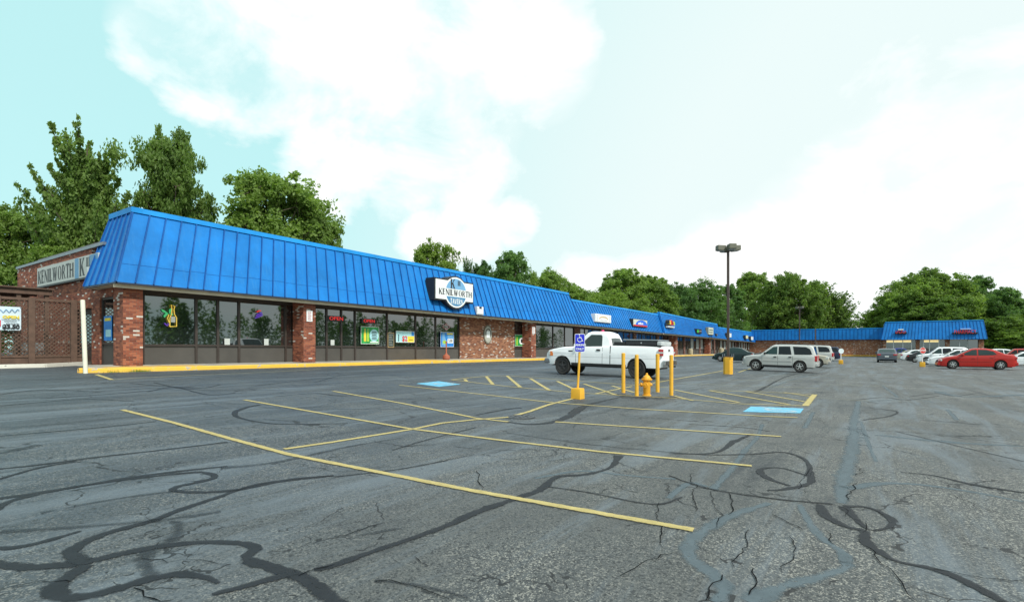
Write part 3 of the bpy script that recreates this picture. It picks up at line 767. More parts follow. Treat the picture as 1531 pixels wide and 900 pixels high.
for p0, p1 in ((1320,1325),(1369,1375),(1413,1420),(1463,1471)): cb.box(UP+.1, UP+.8, P_(p1), P_(p0), zb, ez)
cb.box(UP+.81, UP+8, P_(1471), P_(1320), zb, zb+.5)
for i, (p0, p1) in enumerate(((1320,1325),(1369,1375),(1413,1420),(1463,1471))):
    MB().box(UP+.1, UP+.8, P_(p1), P_(p0), zb, ez).build('brick_column', M_BRICK2, ph)
MB().box(UP+7.5, UP+8, P_(1471), P_(1312), zb, ez).build('rear_wall', M_BRICK3, ph)
MB().box(UP+.8, UP+8, P_(1471.5), P_(1471), zb, ez).build('side_wall', M_BRICK2, ph)
M_LIT = mat('lit_shop_strip', (.8, .7, .35), .4, 0, .3, 2, emit=((1., .78, .35), .55))
for p0, p1, lit in ((1325,1336,1),(1336,1350,1),(1350,1363,1),(1363,1369,0),(1375,1381,0),(1381,1390,1),(1390,1404,1),(1404,1413,0),(1420,1435,0),(1435,1447,0),(1447,1463,0)):
    y1, y0 = P_(p0), P_(p1); fr = MB(); f = .07; s_ = UP+.5
    fr.box(s_, s_+.1, y0, y0+f, zb, ez); fr.box(s_, s_+.1, y1-f, y1, zb, ez); fr.box(s_, s_+.1, y0+f, y1-f, zb+.9, zb+1.0); fr.box(s_, s_+.1, y0+f, y1-f, ez-.12, ez); fr.box(s_, s_+.1, y0+f, y1-f, zb, zb+.15)
    w = fr.build('window', M_WHITE if p0 < 1440 else M_BRONZE, ph)
    MB().box(s_+.04, s_+.06, y0+f, y1-f, zb+.15, ez-.12).build('pane', M_GLASSG if p0 < 1436 else M_GLASS, w)
    if lit: MB().box(s_+.0, s_+.03, y0+f, y1-f, ez-.62, ez-.13).build('lit_sign_strip', M_LIT, w)

# ---------------------------------------------------------------- lettering
def text(s, size, loc, m, parent, name='lettering', face='front', depth=.01, sx=1., align='CENTER', bold=0.):
    c = bpy.data.curves.new('t', 'FONT'); c.body = s; c.size = size; c.extrude = depth; c.align_x = align; c.align_y = 'CENTER'; c.offset = bold; c.resolution_u = 3
    ob = bpy.data.objects.new('t', c); COL.objects.link(ob); bpy.context.view_layer.update()
    me = bpy.data.meshes.new_from_object(ob.evaluated_get(bpy.context.evaluated_depsgraph_get()))
    bpy.data.objects.remove(ob); me.materials.clear(); me.materials.append(m)
    o = bpy.data.objects.new(name, me); COL.objects.link(o)
    o_ = Vector((0,0,0))
    if parent is not None: o.parent = parent; o_ = _origin.get(parent.name, o_)
    o.location = Vector(loc)-o_; o.scale = (sx, 1, 1)
    o.rotation_euler = (PI/2, 0, 0) if face == 'front' else (PI/2, 0, -PI/2)
    return o
TH, TN = .225, .10     # thick and thin strokes of a roman capital of height 1
def st(x0, y0, x1, y1, w): return ((x0-w/2, y0), (x0+w/2, y0), (x1+w/2, y1), (x1-w/2, y1))
def hb(x0, x1, y, h=TN): return ((x0, y), (x1, y), (x1, y+h), (x0, y+h))
def arc(cx, cy, rx, ry, t0, t1, w, n=14):
    out = []
    for i in range(n):
        a, b = t0+(t1-t0)*i/n, t0+(t1-t0)*(i+1)/n
        f = lambda t: (w*(.35+.65*abs(math.cos(t))))
        o1 = lambda t, k: (cx+(rx-k*f(t))*math.cos(t), cy+(ry-k*f(t)*.5)*math.sin(t))
        out.append((o1(a, 0), o1(b, 0), o1(b, 1), o1(a, 1)))
    return out
def sf(x, y, w=.26): return hb(x-w/2, x+w/2, y, .045)
GL = {
 'I': (.36, [st(.18,0,.18,1,TH), sf(.18,0,.34), sf(.18,.955,.34)]),
 'K': (.86, [st(.18,0,.18,1,TH), sf(.18,0,.34), sf(.18,.955,.34), st(.28,.42,.66,.96,TN*1.3), st(.40,.58,.68,.02,TH), sf(.66,.955), sf(.70,0,.32)]),
 'E': (.70, [st(.18,0,.18,1,TH), hb(.02,.60,.0), hb(.02,.58,.945), hb(.18,.48,.5), hb(.555,.60,.0,.22), hb(.535,.58,.78,.22), hb(.44,.48,.40,.24)]),
 'N': (.90, [st(.16,0,.16,1,TN), st(.16,1,.74,0,TH*.95), st(.76,0,.76,1,TN), sf(.16,0), sf(.10,.955,.2), sf(.76,.955)]),
 'L': (.66, [st(.18,0,.18,1,TH), sf(.18,.955,.34), hb(.02,.58,0), hb(.535,.58,0,.28)]),
 'W': (1.18, [st(.14,1,.36,0,TH), st(.58,1,.38,0,TN), st(.54,1,.76,0,TH), st(.98,1,.78,0,TN), sf(.14,.955,.30), sf(.56,.955,.3), sf(.98,.955,.26)]),
 'O': (.90, arc(.44,.5,.40,.52,0,2*PI,TH,28)),
 'R': (.84, [st(.18,0,.18,1,TH), sf(.18,0,.34), hb(.18,.42,.945), hb(.18,.42,.46)]+arc(.38,.725,.27,.275,-PI/2,PI/2,TH*.9)+[st(.42,.48,.68,.02,TH*.9), sf(.70,0,.26)]),
 'T': (.76, [st(.38,0,.38,1,TH), sf(.38,0,.34), hb(.03,.73,.945), hb(.03,.075,.78,.2), hb(.685,.73,.78,.2)]),
 'H': (.92, [st(.18,0,.18,1,TH), st(.74,0,.74,1,TH), hb(.18,.74,.48), sf(.18,0,.32), sf(.18,.955,.32), sf(.74,0,.32), sf(.74,.955,.32)]),
 'A': (.84, [st(.10,0,.42,1,TN), st(.68,0,.42,1,TH), hb(.20,.60,.32), sf(.10,0), sf(.70,0,.32)]),
 'V': (.84, [st(.14,1,.42,0,TH), st(.74,1,.44,0,TN), sf(.14,.955,.32), sf(.74,.955,.24)]),
}
def roman(s, x, z, h, width, plane, face, m, parent, name='lettering', dirn=1):
    """roman capitals; x is where the line starts, width its full length"""
    tot = sum(GL[c][0] for c in s); kx = width/tot; mb = MB(); cur = 0; e = 0
    for c in s:
        for q in GL[c][1]:
            e = (e+1) % 9; off = -.004-.0006*e
            P = [((cur+a)*kx, b*h) for a, b in q]
            if face == 'front': V = [(x+a, plane+off, z+b) for a, b in P]
            else: V = [(plane+off, x-a, z+b) for a, b in P]
            mb.poly(V)
        cur += GL[c][0]
    return mb.build(name, m, parent, fix=False)
M_INK = mat('black_ink', (.02, .02, .022), .5, 0, 0)

# main sign on the mansard
def tavern_sign():
    S = 22.28; KX = 1.15
    tl = onY(651.5, 423.5, S); tr = onY(707, 419, S); bl = onY(651.5, 453, S); br = onY(707, 445.5, S)
    x0, x1 = tl.x, tr.x; zt = (tl.z+tr.z)/2; zb = (bl.z+br.z)/2
    cx = x0+(x1-x0)*.53; ct = onY(681, 414.7, S).z; cb = onY(681, 460, S).z; R = (ct-cb)/2; cz = (ct+cb)/2
    # keep the disc round: the sign's own width sets the scale
    ang = lambda z: math.acos(max(-1, min(1, (z-cz)/R)))
    def outline(pad):
        r = R+pad; a0 = zt+pad; b0 = zb-pad; X0 = x0-pad; X1 = x1+pad; P = []
        t1 = math.asin(min(1, (a0-cz)/r)); t2 = math.asin(max(-1, (b0-cz)/r))
        P += [(X1, b0), (X1, a0)]
        for i in range(17): t = t1+(PI-2*t1)*i/16; P.append((cx+KX*r*math.cos(t), cz+r*math.sin(t)))
        P += [(X0, a0), (X0, b0)]
        for i in range(17): t = PI-t2+(PI+2*t2)*i/16; P.append((cx+KX*r*math.cos(t), cz+r*math.sin(t)))
        return P
    o = thing('shop_sign', 'large black edged tavern sign with blue disc, reading KENILWORTH TAVERN, on the blue roof', 'sign', (cx, S, zb))
    MB().prism([(a, S+.03, b) for a, b in outline(.09)], (0, .75, 0)).build('cabinet', M_BLACK, o)
    MB().prism([(a, S, b) for a, b in outline(0)], (0, .029, 0)).build('face_panel', M_SIGNW, o)
    z1, z2 = zb+(zt-zb)*.18, zb+(zt-zb)*.60
    up = [(cx+KX*R*.90*math.cos(t), S-.006, cz+R*.90*math.sin(t)) for t in [ang2 for ang2 in np.linspace(math.asin((z2-cz)/(R*.90)), PI-math.asin((z2-cz)/(R*.90)), 24)]]
    MB().prism(up, (0, .005, 0)).build('upper_disc', M_SBLUE, o)
    a = math.asin((z1-cz)/(R*.90))
    dn = [(cx+KX*R*.90*math.cos(t), S-.006, cz+R*.90*math.sin(t)) for t in np.linspace(PI-a, 2*PI+a, 24)]
    MB().prism(dn, (0, .005, 0)).build('lower_disc', M_SBLUE2, o)
    w = x1-x0
    roman('KENILWORTH', x0+w*.07, z1+(z2-z1)*.14, (z2-z1)*.74, w*.90, S, 'front', M_INK, o)
    hh = (ct-z2)*.80
    roman('K', cx-R*.60, z2+.01, hh, hh*.80, S-.006, 'front', M_INK, o); roman('II', cx+R*.12, z2+hh*.40, hh*.52, hh*.50, S-.006, 'front', M_INK, o)
    roman('TAVERN', cx-R*.62, z1-(z1-cb)*.66, (z1-cb)*.48, R*1.30, S-.006, 'front', M_SIGNW, o)
tavern_sign()
def west_sign():
    X = UW-.12
    a = onX(55.7, 429, X); b = onX(55.7, 401.7, X); y0 = a.y; z0, z1 = a.z, b.z; y1 = Ew.y-.3
    o = thing('wall_sign', 'long grey and blue board reading KENILWORTH on the brick side wall', 'sign', (X, y0, z0))
    MB().box(X, X+.12, y1, y0, z0, z1).build('board', M_SIGNG, o)
    MB().box(X-.02, X+.12, y1, y0+.04, z0-.08, z0).build('bottom_rail', M_BLACK, o)
    m1 = onX(112, 420, X).y; m2 = onX(117.5, 420, X).y; m3 = onX(134, 400, X).y
    MB().box(X-.006, X, m2, m1, z0+.02, z1-.02).build('blue_stripe', M_SBLUE2, o)
    MB().box(X-.007, X, y1, m3, z0+.02, z1-.02).build('blue_panel', M_SBLUE2, o)
    h = z1-z0
    roman('KENILWORTH', onX(56.8, 420, X).y, z0+h*.14, h*.68, onX(56.8, 420, X).y-onX(110.5, 420, X).y, X, 'west', M_INK, o)
    k0 = onX(118.5, 400, X).y
    roman('K', k0, z0+.08, h*.84, k0-onX(127, 400, X).y, X, 'west', M_INK, o)
    roman('II', onX(128.6, 400, X).y, z0+h*.48, h*.42, .5, X, 'west', M_INK, o)
    roman('TA', onX(129.5, 400, X).y, z0+.1, h*.3, .75, X, 'west', M_SIGNW, o)
west_sign()
def box_sign(name, label, tl, br, S, dpth, face, side=M_BLACK, rim=None):
    """cabinet sign hung in front of the roof; corners given on its face"""
    a, b = onY(*tl, S), onY(*br, S)
    x0, x1 = a.x, b.x; z1, z0 = a.z, b.z
    o = thing(name, label, 'sign', ((x0+x1)/2, S, z0), 'cabinet signs along the blue roof')
    MB().box(x0-.06, x1+.06, S+.02, S+dpth, z0-.06, z1+.06).build('cabinet', side, o, bevel=.02)
    MB().box(x0, x1, S-.01, S+.02, z0, z1).build('face_panel', face, o)
    return o, x0, x1, z0, z1
# square placard by the tavern sign
o, x0, x1, z0, z1 = box_sign('placard', 'small white placard low on the blue roof, right of the tavern sign', (714.5,459.3), (722.5,469.6), 22.38, .25, M_SIGNW, M_WHITE)
MB().box(x0+.15, x1-.2, 22.362, 22.37, z0+.35, z0+.5).build('print', M_INK, o)
o, x0, x1, z0, z1 = box_sign('roof_sign', 'white cabinet sign with an orange arched motif on the blue roof', (890.5,469.5), (913.5,482.5), 22.480, .5, M_SIGNW, M_WHITE)
w = x1-x0; h = z1-z0; cx = (x0+x1)/2
pts = [(cx+w*.30*math.cos(t), 22.460, z0+h*.38+h*.42*math.sin(t)) for t in np.linspace(0, PI, 18)]+[(cx+w*.24*math.cos(t), 22.460, z0+h*.38+h*.22*math.sin(t)) for t in np.linspace(PI, 0, 18)]
MB().prism(pts, (0, .006, 0)).build('arch_print', mat('faded_orange_print', (.62, .45, .24), .5), o)
pr = MB()
for k in range(3):
    for sx in (.06, .86): pr.box(x0+w*sx, x0+w*(sx+.07), 22.460, 22.468, z0+h*(.16+.3*k), z0+h*(.26+.3*k))
pr.box(cx-w*.22, cx+w*.22, 22.460, 22.468, z0+h*.17, z0+h*.25)
pr.build('small_print', mat('grey_print', (.45, .46, .47), .5), o)
o, x0, x1, z0, z1 = box_sign('roof_sign', 'cabinet sign with blue arc and red bottom band on the blue roof', (947,477), (967.5,489), 22.480, .5, mat('cream_print', (.62, .64, .55), .45))
w = x1-x0; h = z1-z0
arcp = [(x0+w*.58+w*.42*math.cos(t), 22.460, z0+h*.2+h*.76*math.sin(t)) for t in np.linspace(0, PI, 20)]
MB().prism(arcp, (0, .006, 0)).build('blue_arc', mat('vivid_blue_print', (.01, .14, .72), .4), o)
MB().box(x0, x1, 22.455, 22.469, z0, z0+h*.2).build('red_band', M_RPRINT, o)
pr = MB()
for k in range(5): pr.box(x0+w*(.32+.075*k), x0+w*(.375+.075*k), 22.445, 22.458, z0+h*.30, z0+h*(.52+.12*((k*7) % 3)/2))
pr.build('white_print', M_SIGNW, o)
# channel letters in mixed colours
a = onY(1000, 476.5, 22.0); b = onY(1009.5, 491, 22.0)
o = thing('channel_letter_sign', 'cluster of raised red, yellow and green letters over small white letters on the roof', 'sign', (a.x, 22.0, b.z))
hh = (a.z-b.z)
for k, (mm, dx, dz, w_, h_) in enumerate(((M_BLACK,0,.5,.16,.4),(M_YPRINT,.14,.42,.2,.36),(M_RPRINT,.34,.40,.22,.5),(M_BLACK,.5,.5,.12,.4),(M_RPRINT,.62,.38,.15,.42),(M_LIME,.78,.40,.22,.36))):
    W = b.x-a.x; x = a.x+W*dx; MB().prism([(x, 22.0, b.z+hh*dz), (x+W*w_*.5, 22.0, b.z+hh*(dz-.05)), (x+W*w_, 22.0, b.z+hh*dz), (x+W*w_*.8, 22.0, b.z+hh*(dz+h_*.6)), (x+W*w_*.6, 22.0, b.z+hh*(dz+h_)), (x+W*w_*.1, 22.0, b.z+hh*(dz+h_*.7))], (0, .5, 0)).build('letter', mm, o)
MB().box(a.x, b.x+.6, 22.450, 22.8, b.z, b.z+hh*.3).build('raceway', M_BLACK, o)
for k in range(6): MB().box(a.x+.15+k*(W/6), a.x+.15+k*(W/6)+W*.1, 22.08, 22.450, b.z+hh*.06, b.z+hh*(.2+.03*(k % 2))).build('small_letter', M_SIGNW, o)
o, x0, x1, z0, z1 = box_sign('roof_sign', 'dark cabinet sign with a green block at its left end, on the blue roof', (1042,492), (1049,498.5), 22.180, .5, M_BLACK)
MB().box(x0+.1, x0+(x1-x0)*.3, 22.150, 22.165, z0+.1, z1-.1).build('green_block', mat('lit_green_print', (.06, .6, .05), .4), o)
pr = MB()
for k in range(5): pr.box(x0+(x1-x0)*(.4+.11*k), x0+(x1-x0)*(.47+.11*k), 22.150, 22.165, z0+.35, z1-.35)
pr.build('white_print', M_SIGNW, o)
o, x0, x1, z0, z1 = box_sign('roof_sign', 'tall cream cabinet sign with grey print on the blue roof, above the last brick column', (1059.5,489.5), (1066.5,500.5), 22.180, .5, mat('cream_sign', (.55, .58, .46), .5), mat('tan_cabinet', (.25, .24, .18), .5))
pr = MB()
for k in range(4): pr.box(x0+.4, x1-.4-.2*(k % 2), 22.150, 22.165, z1-.35-.42*k-.12, z1-.35-.42*k)
pr.build('print', M_BLACK, o)
o, x0, x1, z0, z1 = box_sign('roof_sign', 'tiny dark sign with a white mark beside the tall cream roof sign', (1071,499.3), (1073,501.6), 22.180, .7, M_BLACK)
MB().box(x0+.2, x1-.2, 22.150, 22.165, z0+.15, z1-.15).build('white_print', M_SIGNW, o)
for (tl, br, lb, fm) in (((1089,498),(1093.5,504.3),'square pale sign on the low blue roof, half behind the lamp post',M_SIGNW), ((1115.3,501.5),(1118.5,506.3),'yellowish square sign, left one of the close pair at the roof end',mat('pale_yellow_sign', (.68, .66, .38), .5)), ((1123,503.2),(1126.2,508.3),'white square sign, right one of the close pair at the roof end',M_SIGNW)):
    o, x0, x1, z0, z1 = box_sign('roof_sign', lb, tl, br, 22.180, .6, fm)
    MB().box(x0+(x1-x0)*.45, x0+(x1-x0)*.55, 22.160, 22.170, z0+.1, z1-.1).build('print', mat('grey_print', (.4,.4,.4)), o)
# far red letter signs
XP = UP-1.15
a, b = onX(1425, 494, XP), onX(1461, 498.5, XP)
o = thing('channel_letter_sign', 'red PHARMACY letters under a small white and blue strip on the farthest roof', 'sign', (XP, (a.y+b.y)/2, b.z))
text('PHARMACY', 1.08, (XP, (a.y+b.y)/2, (a.z+b.z)/2), M_RPRINT, o, face='west', depth=.08, sx=1.0*(a.y-b.y)/5.5*.9)
MB().box(XP+.02, XP+.9, b.y-.1, a.y+.1, b.z-.05, b.z+.25).build('raceway', M_BLACK, o)
c0, c1 = onX(1436, 491, XP), onX(1452, 492.5, XP)
MB().box(XP, XP+1., c1.y, c0.y, c1.z, c0.z).build('white_strip', mat('pale_blue_print', (.35, .5, .85), .4), o)
a, b = onX(1339, 494.3, XP), onX(1355, 498.5, XP)
o = thing('channel_letter_sign', 'short red letter sign at the left end of the farthest roof', 'sign', (XP, (a.y+b.y)/2, b.z))
wd = (a.y-b.y)/6
for k in range(6):
    y = a.y-k*wd; L_ = MB(); L_.box(XP-.08, XP, y-wd*.32, y-wd*.08, b.z+.05, a.z-.02*(k % 3)); L_.box(XP-.08, XP, y-wd*.85, y-wd*.32, b.z+.05+(.3 if k % 2 else 0), b.z+.2+(.3 if k % 2 else 0))
    L_.build('letter', M_RPRINT, o)
MB().box(XP+.02, XP+.9, b.y-.1, a.y+.1, b.z-.05, b.z+.3).build('raceway', M_BLACK, o)
c0, c1 = onX(1343, 492, XP), onX(1351, 493.4, XP)
MB().box(XP, XP+1., c1.y, c0.y, c1.z, c0.z).build('white_strip', M_SIGNW, o)

# ---------------------------------------------------------------- things in and on the shop windows
def rectY(p0, p1, s):
    a, b = onY(*p0, s), onY(*p1, s); return a.x, b.x, b.z, a.z
SP = SG-.075
def poster(label, p0, p1, base, rimm=M_WHITE, s=SP, name='poster'):
    x0, x1, z0, z1 = rectY(p0, p1, s)
    o = thing(name, label, 'poster', ((x0+x1)/2, s, z0), 'posters in the tavern windows')
    MB().box(x0, x1, s, s+.012, z0, z1).build('sheet', base, o)
    fr = MB(); f = .025
    fr.box(x0, x1, s-.006, s-.001, z0, z0+f); fr.box(x0, x1, s-.006, s-.001, z1-f, z1); fr.box(x0, x0+f, s-.006, s-.001, z0+f, z1-f); fr.box(x1-f, x1, s-.006, s-.001, z0+f, z1-f)
    fr.build('border', rimm, o)
    return o, x0, x1, z0, z1
o, x0, x1, z0, z1 = poster('green beer poster with yellow bottles in a tavern window', (539.5,487.8), (566.7,514.5), M_GPRINT)
w, h = x1-x0, z1-z0
for k in range(2):
    c = x0+w*(.22+.16*k); MB().add([(c+a*w*.06, SP-.004, z0+h*(b)) for a, b in ((-1,.15),(1,.15),(1,.6),(.4,.7),(.4,.88),(-.4,.88),(-.4,.7),(-1,.6))], [tuple(range(8))]).build('bottle_print', M_LIME if k else M_YPRINT, o)
MB().prism([(x0+w*(.72+.25*math.cos(t)), SP-.003, z0+h*(.5+.36*math.sin(t))) for t in np.linspace(0, 2*PI, 22)[:-1]], (0, .002, 0)).build('pale_oval', M_CYAN, o)
pr = MB()
for k in range(6): pr.box(x0+w*(.58+.02*(k % 2)), x0+w*(.88-.03*(k % 2)), SP-.007, SP-.005, z0+h*(.26+.085*k), z0+h*(.30+.085*k))
pr.build('print', M_INK, o)
MB().box(x0+w*.5, x0+w*.95, SP-.007, SP-.005, z0+h*.08, z0+h*.15).build('white_print', M_SIGNW, o)
o, x0, x1, z0, z1 = poster('wide pale blue poster with large red $2 and yellow panel', (592,494.5), (619.5,512.2), M_CYAN)
w, h = x1-x0, z1-z0
MB().box(x0+w*.62, x1-.03, SP-.004, SP-.002, z0+.03, z0+h*.56).build('yellow_panel', M_YPRINT, o)
MB().box(x0+w*.84, x1-.03, SP-.004, SP-.002, z0+h*.6, z1-.03).build('blue_corner', M_BPRINT, o)
text('$2', h*.62, (x0+w*.46, SP-.01, z0+h*.32), M_RPRINT, o, depth=.002, bold=.012)
MB().box(x0+w*.12, x0+w*.16, SP-.006, SP-.004, z0+h*.1, z0+h*.7).build('print', M_INK, o)
MB().box(x0+w*.7, x0+w*.92, SP-.008, SP-.006, z0+h*.22, z0+h*.27).build('print', M_INK, o)
o, x0, x1, z0, z1 = poster('blue poster with a 2.00 price in the window beside the brown brick wall', (658.6,496.2), (678.5,518.8), M_BPRINT)
w, h = x1-x0, z1-z0
MB().prism([(x0+w*a, SP-.004, z0+h*b) for a, b in ((.1,.12),(.42,.05),(.42,.4),(.3,.72),(.3,.95),(.14,.95),(.14,.7))], (0, .002, 0)).build('bottle_print', M_SBLUE, o)
MB().prism([(x0+w*(.3+.14*math.cos(t)), SP-.007, z0+h*(.33+.12*math.sin(t))) for t in np.linspace(0, 2*PI, 14)[:-1]], (0, .002, 0)).build('lime_print', M_LIME, o)
MB().box(x0+w*.48, x0+w*.92, SP-.004, SP-.002, z0+h*.84, z0+h*.94).build('yellow_print', M_YPRINT, o)
MB().box(x0+w*.52, x0+w*.94, SP-.004, SP-.002, z0+h*.26, z0+h*.56).build('white_print', M_SIGNW, o)
text('2.00', h*.24, (x0+w*.73, SP-.008, z0+h*.41), M_INK, o, depth=.001, bold=.006)
pr = MB()
for k in range(3): pr.box(x0+w*.52, x0+w*.92, SP-.004, SP-.002, z0+h*(.62+.07*k), z0+h*(.65+.07*k))
pr.build('print', M_CYAN, o)
o, x0, x1, z0, z1 = poster('green poster in the narrow window left of the third brick column', (770,500), (783.6,517.8), M_GPRINT)
w, h = x1-x0, z1-z0
MB().prism([(x0+w*(.70+.24*math.cos(t)), SP-.004, z0+h*(.45+.3*math.sin(t))) for t in np.linspace(0, 2*PI, 18)[:-1]], (0, .002, 0)).build('pale_oval', M_SIGNW, o)
MB().box(x0+w*.62, x0+w*.8, SP-.008, SP-.005, z0+h*.3, z0+h*.6).build('print', M_INK, o)
MB().box(x0+w*.15, x0+w*.3, SP-.004, SP-.002, z0+h*.1, z0+h*.8).build('bottle_print', M_LIME, o)
x0, x1, z0, z1 = rectY((579.8,497), (589.2,519.5), SP)
o = thing('menu_board', 'narrow wooden framed chalkboard standing in the tavern window between two posters', 'menu board', ((x0+x1)/2, SP, z0))
MB().box(x0, x1, SP, SP+.02, z0, z1).build('frame', mat('oak_frame', (.35, .25, .12), .6), o)
MB().box(x0+.04, x1-.04, SP-.005, SP-.001, z0+.05, z1-.05).build('slate', mat('slate', (.03, .05, .045), .7), o)
pr = MB()
for k in range(9): pr.box(x0+.09, x1-.09-.05*(k % 3), SP-.009, SP-.006, z0+.14+.1*k, z0+.155+.1*k)
pr.build('chalk_marks', mat('chalk', (.5, .52, .5)), o)
# wall medallion
a = onY(728.6, 500.5, SG-.13); zt_ = onY(728.6, 486, SG-.13).z; zb_ = onY(728.6, 514, SG-.13).z; rx = (onY(734.6, 500, SG-.13).x-onY(722.6, 500, SG-.13).x)/2; rzz = (zt_-zb_)/2
o = thing('wall_medallion', 'oval cast medallion with a dark curved relief on the brown brick wall', 'wall ornament', (a.x, SG-.13, zb_))
EL = lambda k, y: [(a.x+rx*k*math.cos(t), y, (zt_+zb_)/2+rzz*k*math.sin(t)) for t in np.linspace(0, 2*PI, 37)[:-1]]
MB().prism(EL(1.0, SG-.20), (0, .07, 0)).build('rim', mat('dark_stone', (.20, .18, .14), .8), o)
MB().prism(EL(.86, SG-.215), (0, .014, 0)).build('disc', mat('pale_stone', (.42, .42, .36), .7, 0, .25, 6), o)
MB().tube([(a.x+rx*.62*math.cos(t), SG-.22, (zt_+zb_)/2+.08+rzz*.45*math.sin(t)) for t in np.linspace(-.9, 3.6, 18)], .035, 6).build('relief', M_BRONZE, o)
MB().box(a.x-rx*.42, a.x+rx*.40, SG-.232, SG-.217, (zt_+zb_)/2-rzz*.36, (zt_+zb_)/2+rzz*.34).build('plate', M_SIGNW, o)
# notices on columns
def notice(label, p0, p1, s=22.94):
    x0, x1, z0, z1 = rectY(p0, p1, s)
    o = thing('notice', label, 'notice', ((x0+x1)/2, s, z0), 'notices fixed to brick columns')
    MB().box(x0, x1, s-.02, s, z0, z1).build('plate', M_SIGNW, o)
    pr = MB(); w, h = x1-x0, z1-z0
    for k in range(5): pr.box(x0+w*.18, x1-w*(.2+.08*(k % 2)), s-.026, s-.021, z0+h*(.12+.17*k), z0+h*(.20+.17*k))
    pr.build('print', mat('faded_red_print', (.45, .2, .2)), o)
notice('white notice plate with faded red print on the second brick column', (458.2,464.2), (466.8,480.8))
notice('white notice plate on the brick column behind the pickup truck nose', (795.8,488.8), (799.5,499))
# neon signs and one copy for a reflection
M_NG = mat('neon_green', (.1, .5, .2), .4, 0, 0, emit=((.1, 1., .35), .2)); M_NY = mat('neon_yellow', (.6, .5, .1), .4, 0, 0, emit=((1., .65, .08), .45))
M_NR = mat('neon_red', (.9, .05, .05), .4, 0, 0, emit=((1., .04, .04), .40)); M_NP = mat('neon_violet', (.3, .1, .9), .4, 0, 0, emit=((.16, .10, 1.), .12))
def pxY(pts, s=SG-.06): return [onY(a, b, s) for a, b in pts]
o = thing('neon_sign', 'lit neon sign of a green palm tree and yellow bottle in the first tavern window', 'neon sign', onY(254, 489, SG-.06))
for q in (((252,469),(246,464),(241,462),(243,466),(251,469.5)), ((252,469),(248,468),(244.5,472),(246,475),(251,470)), ((253,468),(253,463),(257,460),(257,465),(254,469)), ((254,469),(258,468),(259,472),(255,470))):
    P = pxY(q); MB().prism([(p.x, p.y, p.z) for p in P], (0, .012, 0)).build('palm_leaf', M_NG, o)
MB().tube(pxY(((252.5,470),(250.5,476),(253,482))), .018, 6).build('palm_trunk', M_NY, o)
MB().tube(pxY(((254,488),(254,475),(256.5,470),(257,462),(256,456),(261.5,458),(260,463),(261,470),(264,475),(264,488),(254,488.3))), .018, 6).build('bottle_outline', M_NY, o)
x0, x1, z0, z1 = rectY((255.6,473), (262,482), SG-.055); MB().box(x0, x1, SG-.055, SG-.05, z0, z1).build('bottle_label', M_SIGNW, o)
MB().tube(pxY(((246,483),(250,487),(254,484),(250,484))), .02, 6).build('wave', M_NP, o)
o = thing('neon_sign', 'lit red and violet neon sign in the tavern window left of the second column', 'neon sign', onY(388, 476, SG-.06))
MB().tube(pxY(((384.5,466.5),(387,464.5),(390,464.6))), .026, 6).build('red_tube', M_NR, o)
for k in range(3): MB().tube(pxY(((381.5+k*1.2,475.5-k*2.4),(386,474.2-k*2.4),(392.5-k*.5,471-k*2))), .022, 6).build('violet_tube', M_NP, o)
for (pp, hh, lb) in (((552.2,480.2), .25, 'red neon OPEN sign hanging above the green beer poster'), ((503,476.5), .27, 'glowing red OPEN copy standing in for the neon reflection, three bays right of the column')):  # second OPEN is a glowing copy, standing in for a reflection of the neon
    c = onY(*pp, SG-.07); o = thing('neon_sign', lb, 'neon sign', c, 'red OPEN neon signs')
    text('OPEN', hh, c, M_NR, o, depth=.006, sx=1.3)
    MB().box(c.x-.55, c.x+.55, c.y+.012, c.y+.022, c.z-hh*.55, c.z+hh*.55).build('backing', M_BLACK, o)
# small papers on the sill
for (p0, p1, lb) in (((335.8,506),(343.8,515.5),'white paper notice standing on the sill of the third tavern window pane'), ((395,506.5),(401.5,516),'white paper card on the sill below the violet neon sign'), ((494.5,508),(500,516),'pale paper card on the sill right of the second column')):
    x0, x1, z0, z1 = rectY(p0, p1, SG-.07); o = MB().box(x0, x1, SG-.07, SG-.055, z0, z1).build('paper_card', mat('paper', (.52, .55, .52), .7)); tag(o, lb, 'paper card', 'paper cards on the window sills')
# logo decal above the blue poster
x0, x1, z0, z1 = rectY((661,483), (673,494), SG-.03)
o = MB().tube([(x0+(x1-x0)*(.5+.45*math.cos(t)*math.cos(2*t)), SG-.03, (z0+z1)/2+(z1-z0)*.45*math.sin(t)) for t in np.linspace(0, 2*PI, 30)], .03, 6).build('window_decal', mat('decal_pink_white', (.55, .35, .36), .5)); tag(o, 'looped pink and white window decal above the blue price poster', 'window decal')
# poster in the west window
x_ = UW-.0
a, b = onX(155.5, 473, UW+.05), onX(167.5, 509, UW+.05)
o = thing('poster', 'blue poster in the narrow side window left of the corner column', 'poster', (UW+.05, (a.y+b.y)/2, b.z), 'posters in the tavern windows')
MB().box(UW+.045, UW+.058, b.y, a.y, b.z, a.z).build('sheet', M_BPRINT, o)
MB().box(UW+.038, UW+.044, b.y+.1, a.y-.1, b.z+(a.z-b.z)*.8, b.z+(a.z-b.z)*.92).build('yellow_print', M_YPRINT, o)
MB().box(UW+.038, UW+.044, b.y+.1, a.y-.2, b.z+.15, b.z+(a.z-b.z)*.45).build('pale_print', M_CYAN, o)

